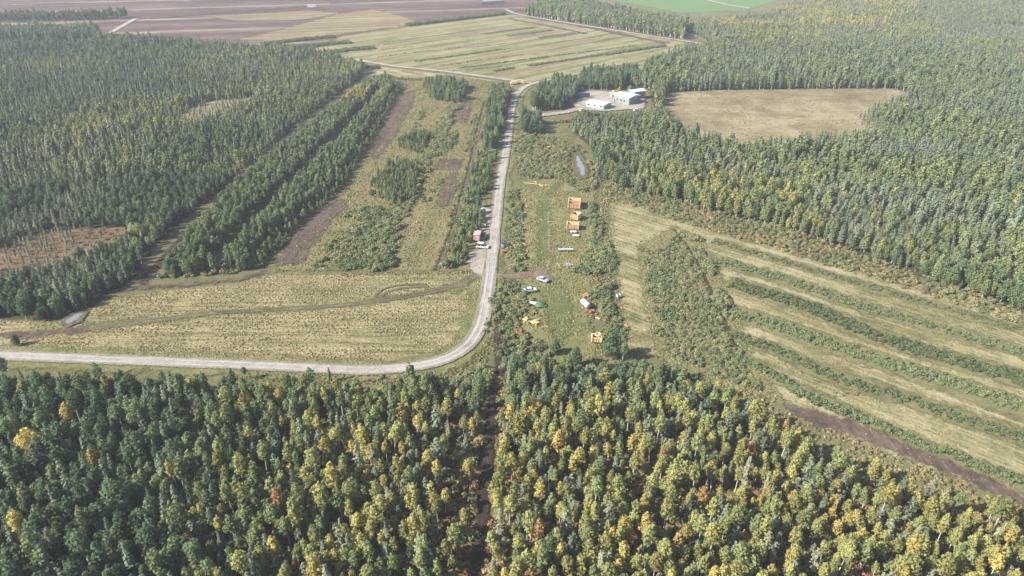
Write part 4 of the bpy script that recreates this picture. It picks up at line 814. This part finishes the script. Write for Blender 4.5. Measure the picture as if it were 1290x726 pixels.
# loose yellow poles along the west edge of the cabin meadow
for x, y, ln, rz in ((664, 233, 3.2, -.1), (671, 233.6, 3.6, -.25), (678, 234.4, 3.6, -.1), (685, 235.3, 3.4, .1), (675, 231.5, 2.0, 1.9), (682, 236.5, 2.4, -.6), (690, 236.0, 2.5, .2)):
    log(x, y, ln, .16, rz, M_LOGY, 'yellow peeled pole lying in the fan at the north end of the cabin meadow', 'yellow poles in a fan')
for x, y, ln, rz in ((661, 241, 3, 1.2), (664, 247, 2.2, .5), (662, 254, 3.4, 1.4), (663, 262, 2.6, 1.8), (656, 272, 3, -.9), (657.5, 279, 3, 1.6), (664, 282, 4.5, .75), (658, 293, 3.6, 1.45), (656, 303, 3.2, -.8), (659, 309, 3.4, -1.0), (663, 318, 2.6, -1.1)):
    log(x, y, ln, .16, rz, M_LOGY, 'weathered yellow pole lying along the bushy strip west of the cabins', 'poles along the bushy strip')
for x, y, ln, rz in ((764, 252.5, 3.2, .4), (759, 257, 2.6, .9), (757, 266, 3.4, 1.4), (756, 278, 2.6, 1.5), (755, 284, 2.0, 1.3)):
    log(x, y, ln, .16, rz, M_LOGC, 'pale cut log lying on the bare ground east of the hedge', 'cut logs east of the hedge')
for x, y, ln, rz in ((693, 282, 2.6, .4), (696, 285, 2.4, .5)):
    log(x, y, ln, .12, rz, M_LOGC, 'short pale pole in the grass west of the small cabin', 'short poles in the grass')
def heap(cx, cy, n, ln, r, rz, spread, mat, label, group, levels=3, name='log'):
    c = G1(cx, cy); k = 0; per = n
    for lv in range(levels):
        for j in range(per - lv):
            if k >= n * 3: break
            off = (j - (per - lv - 1) / 2) * r * 2.05
            d = np.array([-math.sin(rz), math.cos(rz)]) * off + np.array([math.cos(rz), math.sin(rz)]) * rng.uniform(-spread, spread)
            log(0, 0, ln, r, rz + rng.normal(0, .03), mat, label, group, z=ZG + r + lv * r * 1.75, xy=c + d, name=name); k += 1
heap(647, 106.5, 6, 4.6, .26, .35, .4, M_LOGC, 'cream log in the first stack at the track fork', 'stacked logs at the track fork', 4)
heap(654, 105, 6, 4.8, .28, .35, .4, M_LOGC, 'cream log in the second taller stack at the track fork', 'second stack at the track fork', 5)
heap(661, 106, 5, 4.2, .28, .5, .4, M_LOGC, 'cream log in the stack closest to the road at the track fork', 'third stack at the track fork', 4)
heap(606, 281, 4, 3.4, .24, 1.4, .3, M_LOGO, 'orange log in the roadside stack behind the red cabin', 'orange roadside stack', 3)
heap(603, 288, 3, 2.2, .28, .5, .3, M_LOGO, 'short orange log in the low heap nearest the red cabin', 'low heap by the red cabin', 2)
heap(609, 287.5, 3, 2.0, .3, -.4, .2, M_LOGC, 'pale sawn log in the bright heap at the road edge', 'bright heap at the road edge', 2)
def scatter_logs(cx, cy, n, rx, ry, ln, r, mat, label, group):
    c = G1(cx, cy)
    for k in range(n): log(0, 0, ln * rng.uniform(.6, 1.2), r, rng.uniform(0, 3.14), mat, label, group, z=ZG + r + rng.uniform(0, .35), tilt=rng.normal(0, .08), xy=c + rng.uniform(-1, 1, 2) * (rx, ry))
scatter_logs(669, 409, 13, 2.2, 1.3, 2.2, .2, M_LOGY, 'bright yellow timber in the jumbled pile near the orange crate', 'jumbled yellow timber')
scatter_logs(660.5, 406, 5, .9, .6, 1.6, .24, M_LOGY, 'yellow offcut in the small heap left of the jumbled pile', 'small yellow heap')
scatter_logs(671.5, 396, 3, .9, .3, 2.2, .14, M_LOGY, 'yellow board lying below the green tarpaulin', 'boards below the tarpaulin')
scatter_logs(738, 375, 9, 1.4, 1.1, 1.8, .14, M_LOGO, 'orange and yellow plank in the heap behind the white tank', 'plank heap behind the tank')
scatter_logs(753, 405, 3, .7, .6, 1.2, .16, M_LOGC, 'pale offcut beside the bushes below the white tank', 'offcuts below the tank')
scatter_logs(785, 388, 5, 1.2, 2.4, 1.4, .14, M_LOGO, 'orange offcut on the far side of the hedge', 'offcuts past the hedge')
scatter_logs(712, 336, 8, 2.6, .6, 3.2, .1, M_GREY, 'grey weathered board in the loose heap south of the long pipe', 'grey board heap')
scatter_logs(789, 412, 4, .8, 1.6, 1.3, .12, M_LOGO, 'rusty offcut near the tall pointed tree', 'offcuts near the tall tree')

def panels(x, y, rz, label):
    q = G1(x, y); o = empty('panel_stack', q[0], q[1], ZG - .02, rz); tag(o, label, 'panels', 'white panel stacks')
    for k in range(4): MB().box((k * .05, -k * .04, .1 + k * .12), (2.4, 1.3, .1)).build('panel', M_WHITE, o)
    m = MB(); m.box((-.8, 0, .02), (.1, 1.2, .06)); m.box((.8, 0, .02), (.1, 1.2, .06)); m.build('bearer', M_LOGB, o)
panels(722, 294.5, -.05, 'stack of white panels touching the squat log cabin')
panels(725, 299.5, -.05, 'stack of white panels farther from the squat log cabin')
q = G1(712, 318); o = empty('pipe', q[0], q[1], ZG, .02); tag(o, 'long grey pipe lying on bearers in the cabin meadow', 'pipe')
m = MB(); m.tube((-3, 0, .62), (3, 0, .62), .45, n=14); m.build('barrel', M_SILV, o); m = MB(); m.box((-2, 0, .09), (.2, 1.2, .2)); m.box((2, 0, .09), (.2, 1.2, .2)); m.build('bearer', M_LOGB, o); m = MB(); m.tube((2.98, 0, .62), (3.1, 0, .62), .5, n=14); m.build('flange', M_GREY, o)
log(702, 312, 1.8, .22, .4, M_DARK, 'dark stump lying west of the long grey pipe', None)
q = G1(737.5, 388); o = empty('tank', q[0], q[1], ZG - .02, -1.15); tag(o, 'white cylindrical tank lying beside the hedge', 'tank')
m = MB(); m.tube((-1.9, 0, 1.05), (1.9, 0, 1.05), .95, n=18); m.tube((-2.15, 0, 1.05), (-1.9, 0, 1.05), .55, .95, 18); m.build('shell', M_WHITE, o)
m = MB(); m.tube((1.9, 0, 1.05), (2.15, 0, 1.05), .95, .6, 18); m.build('end_cap', M_GREY, o); m = MB(); m.box((-1.2, 0, .1), (.3, 1.5, .25)); m.box((1.2, 0, .1), (.3, 1.5, .25)); m.build('cradle', M_RED, o); m = MB(); m.tube((0, 0, 1.95), (0, 0, 2.2), .22, n=10); m.build('hatch', M_GREY, o)
q = G1(744.5, 395.5); o = empty('cable_drum', q[0], q[1], ZG - .02, .6); tag(o, 'small red brown drum on the ground below the white tank', 'drum')
m = MB(); m.tube((-.35, 0, .5), (.35, 0, .5), .28, n=12); m.build('core', M_LOGB, o)
for s_ in (-.4, .4): MB().tube((s_ - .05, 0, .5), (s_ + .05, 0, .5), .5, n=14).build('flange', M_RED, o)

def car(x, y, rz, paint, label, van=False, name='parked_car'):
    q = G1(x, y); e = empty(name, q[0], q[1], ZG - .02, rz); tag(e, label, 'van' if van else 'car')
    L_, W_, H_ = (5.2, 2.0, 2.1) if van else (4.5, 1.8, 1.45)
    hull = [(-L_ / 2, .35), (L_ / 2, .35), (L_ / 2, .72), (L_ / 2 - .25, .86), (L_ * .22, .96), (-L_ / 2 + .1, .98), (-L_ / 2, .8)]
    MB().prism(hull, -W_ / 2, W_ / 2).build('body', paint, e)
    cab = [(-L_ / 2 + (.1 if van else .5), .97), (L_ * .24, .95), (L_ * .08, H_ - .06), (-L_ * (.4 if van else .26), H_ - .06)]
    MB().prism(cab, -W_ / 2 + .1, W_ / 2 - .1).build('window', M_GLASS, e)
    m = MB(); m.box((-L_ * (.16 if van else .09), 0, H_ - .03), (L_ * (.5 if van else .36), W_ - .26, .07))
    for s_ in (-1, 1): m.box((-L_ * .1, s_ * (W_ / 2 - .1), 1.2), (.12, .06, H_ - .98 - .05))
    m.build('roof', paint, e)
    for sx in (-1, 1):
        for sy in (-1, 1):
            wl = MB().tube((sx * L_ * .3, sy * (W_ / 2 - .2), .33), (sx * L_ * .3, sy * (W_ / 2 + .02), .33), .33, n=14).build('wheel', M_TYRE, e)
            MB().tube((sx * L_ * .3, sy * (W_ / 2 + .02), .33), (sx * L_ * .3, sy * (W_ / 2 + .04), .33), .2, n=10).build('rim', M_SILV, wl)
    for sy in (-1, 1): MB().box((L_ / 2 + .005, sy * (W_ / 2 - .3), .66), (.05, .35, .14)).build('headlight', M_WHITE, e)
    return e
car(683.5, 356, -.62, M_SILV, 'silver blue car parked where the dirt track ends')
car(608, 314, -.22, M_WHITE, 'white van parked beside the red cabin on the gravel pull in', True)
car(668, 369, .2, M_WHITE, 'white car half hidden in the bushes south of the dirt track')
panels(671, 384.5, -.4, 'loose stack of white panels beside the green tarpaulin')
car(802, 141, .3, M_WHITE, 'white car parked at the corner of the farm hall')
car(733, 141, .8, M_WHITE, 'white car at the end of the long shed by the farm drive')
car(780.5, 312, .9, M_SILV, 'grey car on the east side of the hedge') if False else None
q = G1(680.5, 386); o = empty('tarpaulin', q[0], q[1], ZG, .3); tag(o, 'green tarpaulin draped over a low heap beside the pale car', 'tarpaulin')
V, F = [], []
for j in range(13):
    for i in range(13):
        x_, y_ = (i - 6) * .32, (j - 6) * .3; r2 = (x_ / 1.9) ** 2 + (y_ / 1.8) ** 2
        V.append((x_, y_, max(.03, 1.0 * (1 - r2)) + .12 * math.sin(i * 1.7 + j) * (r2 < 1)))
for j in range(12):
    for i in range(12): F.append((j * 13 + i, j * 13 + i + 1, j * 13 + i + 14, j * 13 + i + 13))
link('cover', mesh_quads('cover', V, F, [M_TARP]), o)
def crate(x, y, d, rz, mat, label, nm='crate'):
    q = G1(x, y); e = empty(nm, q[0], q[1], ZG - .02, rz); tag(e, label, nm.replace('_', ' ')); m = MB()
    for s_ in (-1, 1):
        for k in range(4):
            m.box((0, s_ * d[1] / 2, d[2] * (k + .5) / 4), (d[0], .05, d[2] / 4 - .03)); m.box((s_ * d[0] / 2, 0, d[2] * (k + .5) / 4), (.05, d[1] - .06, d[2] / 4 - .03))
    m.build('side_boards', mat, e); MB().box((0, 0, .06), (d[0] - .1, d[1] - .1, .08)).build('floor', M_LOGB, e)
    m = MB()
    for a in (-1, 1):
        for b in (-1, 1): m.box((a * d[0] / 2, b * d[1] / 2, d[2] / 2 + .03), (.12, .12, d[2] + .06))
    m.build('corner_post', mat, e); return e
crate(653.5, 423, (1.6, 1.4, 1.6), .1, M_LOGO, 'orange slatted crate in the bushes below the yellow timber')
crate(779, 376, (1.2, 1.1, .9), .4, M_WHITE, 'white crate on the bare ground past the hedge')
crate(764, 315, (1.4, 1.2, .8), .2, M_WHITE, 'grey white crate near the bend of the hedge')
crate(104, 381, (1.1, 1.0, .8), .2, M_WHITE, 'tiny white crate at the forest edge above the pale pool')

def cabin(x, y, d, rz, wall, roof, label, nm='site_cabin', cat_='cabin', pitch=.25, door_side=-1, windows=2):
    q = G1(x, y); e = empty(nm, q[0], q[1], ZG - .02, rz); tag(e, label, cat_); a, b, h = d
    MB().box((0, 0, h / 2 + .2), (a, b, h)).build('wall', wall, e)
    m = MB(); m.box((0, -b * .4, .1), (a * .9, .25, .22)); m.box((0, b * .4, .1), (a * .9, .25, .22)); m.build('skid', M_DARK, e)
    m = MB(); m.prism([(-a / 2 - .12, h + .2), (a / 2 + .12, h + .2), (a / 2 + .12, h + .28), (0, h + .28 + pitch), (-a / 2 - .12, h + .28)], -b / 2 - .12, b / 2 + .12); m.build('roof', roof, e)
    dr = MB().box((a * .18, -b / 2 - .03, 1.15), (.85, .06, 1.9)).build('door', roof, e); MB().box((a * .18 + .32, -b / 2 - .08, 1.15), (.1, .05, .05)).build('handle', M_DARK, dr)
    for k in range(windows): MB().box((a / 2 + .02, -b * .25 + k * b * .45, 1.6), (.05, .8, .7)).build('window', M_GLASS, e)
    return e
cabin(601.5, 303, (2.6, 4.2, 2.5), -.12, M_PINK, M_PINKR, 'faded red site cabin with pale roof beside the gravel road')
cabin(634.5, 313, (2.0, 2.6, 1.9), .05, M_GREY, M_DARK, 'small dark shed in the bushes on the east side of the road', 'garden_shed', 'shed')
m = empty('trailer', *G1(634.5, 319.5), ZG - .02, .1); tag(m, 'low red flat trailer in front of the small dark shed', 'trailer')
MB().box((0, 0, .55), (2.2, 1.2, .12)).build('deck', M_RED, m); MB().tube((-1.1, 0, .5), (-2.0, 0, .4), .06).build('drawbar', M_DARK, m)
for s_ in (-1, 1): MB().tube((0, s_ * .62, .32), (0, s_ * .78, .32), .32, n=12).build('wheel', M_TYRE, m)
cabin(608, 270, (2.2, 2.2, 1.9), .3, M_GREY, M_GREY, 'small grey hut with weathered roof under the roadside trees', 'garden_shed', 'shed', windows=1)

# farm sheds
def hall(x, y, L_, W_, h, rz, wall, roof, label, rise, openings, nm='farm_shed'):
    q = G1(x, y); e = empty(nm, q[0], q[1], ZG - .02, rz); tag(e, label, 'shed')
    MB().box((0, 0, h / 2), (L_, W_, h)).build('wall', wall, e)
    pr = [(-W_ / 2 - .3, h), (W_ / 2 + .3, h), (W_ / 2 + .3, h + .15), (0, h + .15 + rise), (-W_ / 2 - .3, h + .15)]
    m = MB(); m.prism(pr, -L_ / 2 - .4, L_ / 2 + .4); m.v = [(y_, x_, z_) for x_, y_, z_ in m.v]; m.build('roof', roof, e)
    for kind, cx, cw, cz, ch in openings:
        o = MB().box((cx, -W_ / 2 - .03, cz), (cw, .1, ch)).build(kind, M_GLASS if kind == 'window' else M_DARK, e)
        fr = MB(); fr.box((cx, -W_ / 2 - .06, cz + ch / 2 + .06), (cw + .24, .12, .12)); fr.box((cx - cw / 2 - .06, -W_ / 2 - .06, cz), (.12, .12, ch)); fr.box((cx + cw / 2 + .06, -W_ / 2 - .06, cz), (.12, .12, ch)); fr.build('frame', M_WHITE, o)
    return e
def by_corners(a, b, c):
    A, B, C_ = G1(*a), G1(*b), G1(*c); d = B - A; m_ = (A + B) / 2; n_ = np.array([-d[1], d[0]]) / np.hypot(*d); wd = abs((C_ - B) @ n_)
    ctr = m_ + n_ * wd / 2; px_ = PX(ctr)[0][0]; return px_[0], px_[1], np.hypot(*d), wd, math.atan2(d[1], d[0])
hx, hy, hl, hw_, hr = by_corners((772.5, 129), (792, 133.5), (803, 129)); print('HALL', hl, hw_, hr)
hall(hx, hy, hl, hw_, 4.6, hr, M_HALL, M_ROOFW, 'grey green farm hall with pale sheet roof', 1.1, [('window', -hl * .25, hl * .1, 2.0, 1.6), ('window', 0, hl * .1, 2.0, 1.6), ('window', hl * .2, hl * .1, 2.0, 1.6), ('door', -hl * .4, 1.2, 1.1, 2.2)])
hall(802, 124.2, 9.5, 7, 5.0, .5, M_HALL, M_ROOFW, 'white roofed annex behind the grey green farm hall', .9, [('door', 0, 2.4, 1.4, 2.8)])
hx, hy, hl, hw_, hr = by_corners((738, 135.5), (760, 139.5), (767, 135)); print('SHED', hl, hw_, hr)
hall(hx, hy, hl, hw_, 2.6, hr, M_SHEDW, M_ROOFW, 'long low shed with white roof in front of the yard', .8, [('window', -5, 1.4, 1.7, 1.1), ('window', 0, 1.4, 1.7, 1.1), ('window', 5, 1.4, 1.7, 1.1)])
hall(772, 123, 4.5, 3.5, 2.6, -.1, M_WHITE, M_WHITE, 'small white hut standing next to the farm hall', .3, [('door', 0, 1, 1.1, 2.1)])
q = G1(735.5, 124); e = empty('truck', q[0], q[1], ZG - .02, .1); tag(e, 'dark blue truck parked at the west end of the farm yard', 'truck')
MB().box((-1.2, 0, 2.0), (6.5, 2.5, 2.4)).build('cargo_box', M_TRUCK, e); MB().box((3.2, 0, 1.7), (1.9, 2.4, 2.2), tx=.85).build('cab', M_TRUCK, e); MB().box((4.08, 0, 2.2), (.1, 2.0, .8)).build('windscreen', M_GLASS, e); MB().box((0, 0, .7), (8.4, 1.0, .25)).build('chassis', M_DARK, e)
for sx in (-3.2, -2.0, 3.1):
    for sy in (-1, 1): MB().tube((sx, sy * .95, .5), (sx, sy * 1.25, .5), .5, n=14).build('wheel', M_TYRE, e)
q = G1(775, 118.5); e = empty('excavator', q[0], q[1], ZG - .02, .3); tag(e, 'yellow excavator standing behind the farm hall', 'excavator')
for sy in (-1, 1): MB().prism([(-1.9, .25), (-1.6, 0), (1.6, 0), (1.9, .25), (1.9, .6), (1.6, .85), (-1.6, .85), (-1.9, .6)], sy * 1.1 - .28, sy * 1.1 + .28).build('track', M_DARK, e)
MB().box((-.4, 0, 1.4), (3.2, 2.3, 1.0)).build('house', M_YEL, e); MB().box((.6, .6, 2.4), (1.4, 1.0, 1.2), tx=.85).build('cab', M_GLASS, e)
m = MB(); m.tube((1.0, -.3, 1.6), (3.2, -.3, 3.9), .28, .22); m.tube((3.2, -.3, 3.9), (5.0, -.3, 1.7), .2, .16); m.build('boom', M_YEL, e); MB().box((5.0, -.3, 1.2), (.8, .9, .9), tx=.6).build('bucket', M_DARK, e)
for i, (x, y) in enumerate(((711, 154.5), (715, 154.2), (719, 154.4), (722, 153.6))):
    q = G1(x, y); e = empty('farm_implement', q[0], q[1], ZG - .02, .2 * i); tag(e, 'rusty red farm implement parked in the row below the farm drive', 'farm implement', 'row of red implements')
    MB().box((0, 0, 1.0), (2.0, 1.6, .9), tx=1.25, ty=1.2).build('hopper', M_RED, e); MB().tube((0, -.8, .9), (0, -2.4, .5), .1).build('drawbar', M_DARK, e)
    for s_ in (-1, 1): MB().tube((s_ * 1.05, 0, .5), (s_ * 1.3, 0, .5), .5, n=12).build('wheel', M_TYRE, e)
# far things
q = G1(393, 10.5); e = empty('peat_wagon', q[0], q[1], ZG - .02, .1); tag(e, 'white roofed wagon on the bank between the far peat fields', 'wagon')
MB().box((0, 0, 2.0), (12, 3, 2.6)).build('body', M_WHITE, e); MB().prism([(-6.2, 3.3), (6.2, 3.3), (5.8, 3.7), (-5.8, 3.7)], -1.7, 1.7).build('roof', M_ROOFW, e)
for sx in (-4, 4):
    for sy in (-1, 1): MB().tube((sx, sy * 1.2, .6), (sx, sy * 1.5, .6), .6, n=12).build('wheel', M_TYRE, e)
q0, q1 = G1(606, 5.5), G1(634, 3.5); c = (q0 + q1) / 2; d_ = q1 - q0; LL = np.hypot(*d_)
e = empty('peat_stockpile', c[0], c[1], ZG - .02, math.atan2(d_[1], d_[0])); tag(e, 'long peat stockpile under a pale cover on the far field', 'stockpile')
m = MB(); m.prism([(-5, 0), (5, 0), (1.6, 3.6), (-1.6, 3.6)], -LL / 2, LL / 2); m.v = [(y_, x_, z_) for x_, y_, z_ in m.v]; m.build('peat', plain('peat', (.07, .05, .042), .9), e)
m = MB(); m.prism([(-2.6, 2.66), (2.6, 2.66), (1.7, 3.7), (-1.7, 3.7)], -LL / 2 + 2, LL / 2 - 2); m.v = [(y_, x_, z_) for x_, y_, z_ in m.v]; m.build('cover', M_GREY, e)
print('COUNTS', cnt, len(fg), len(bpy.data.objects))
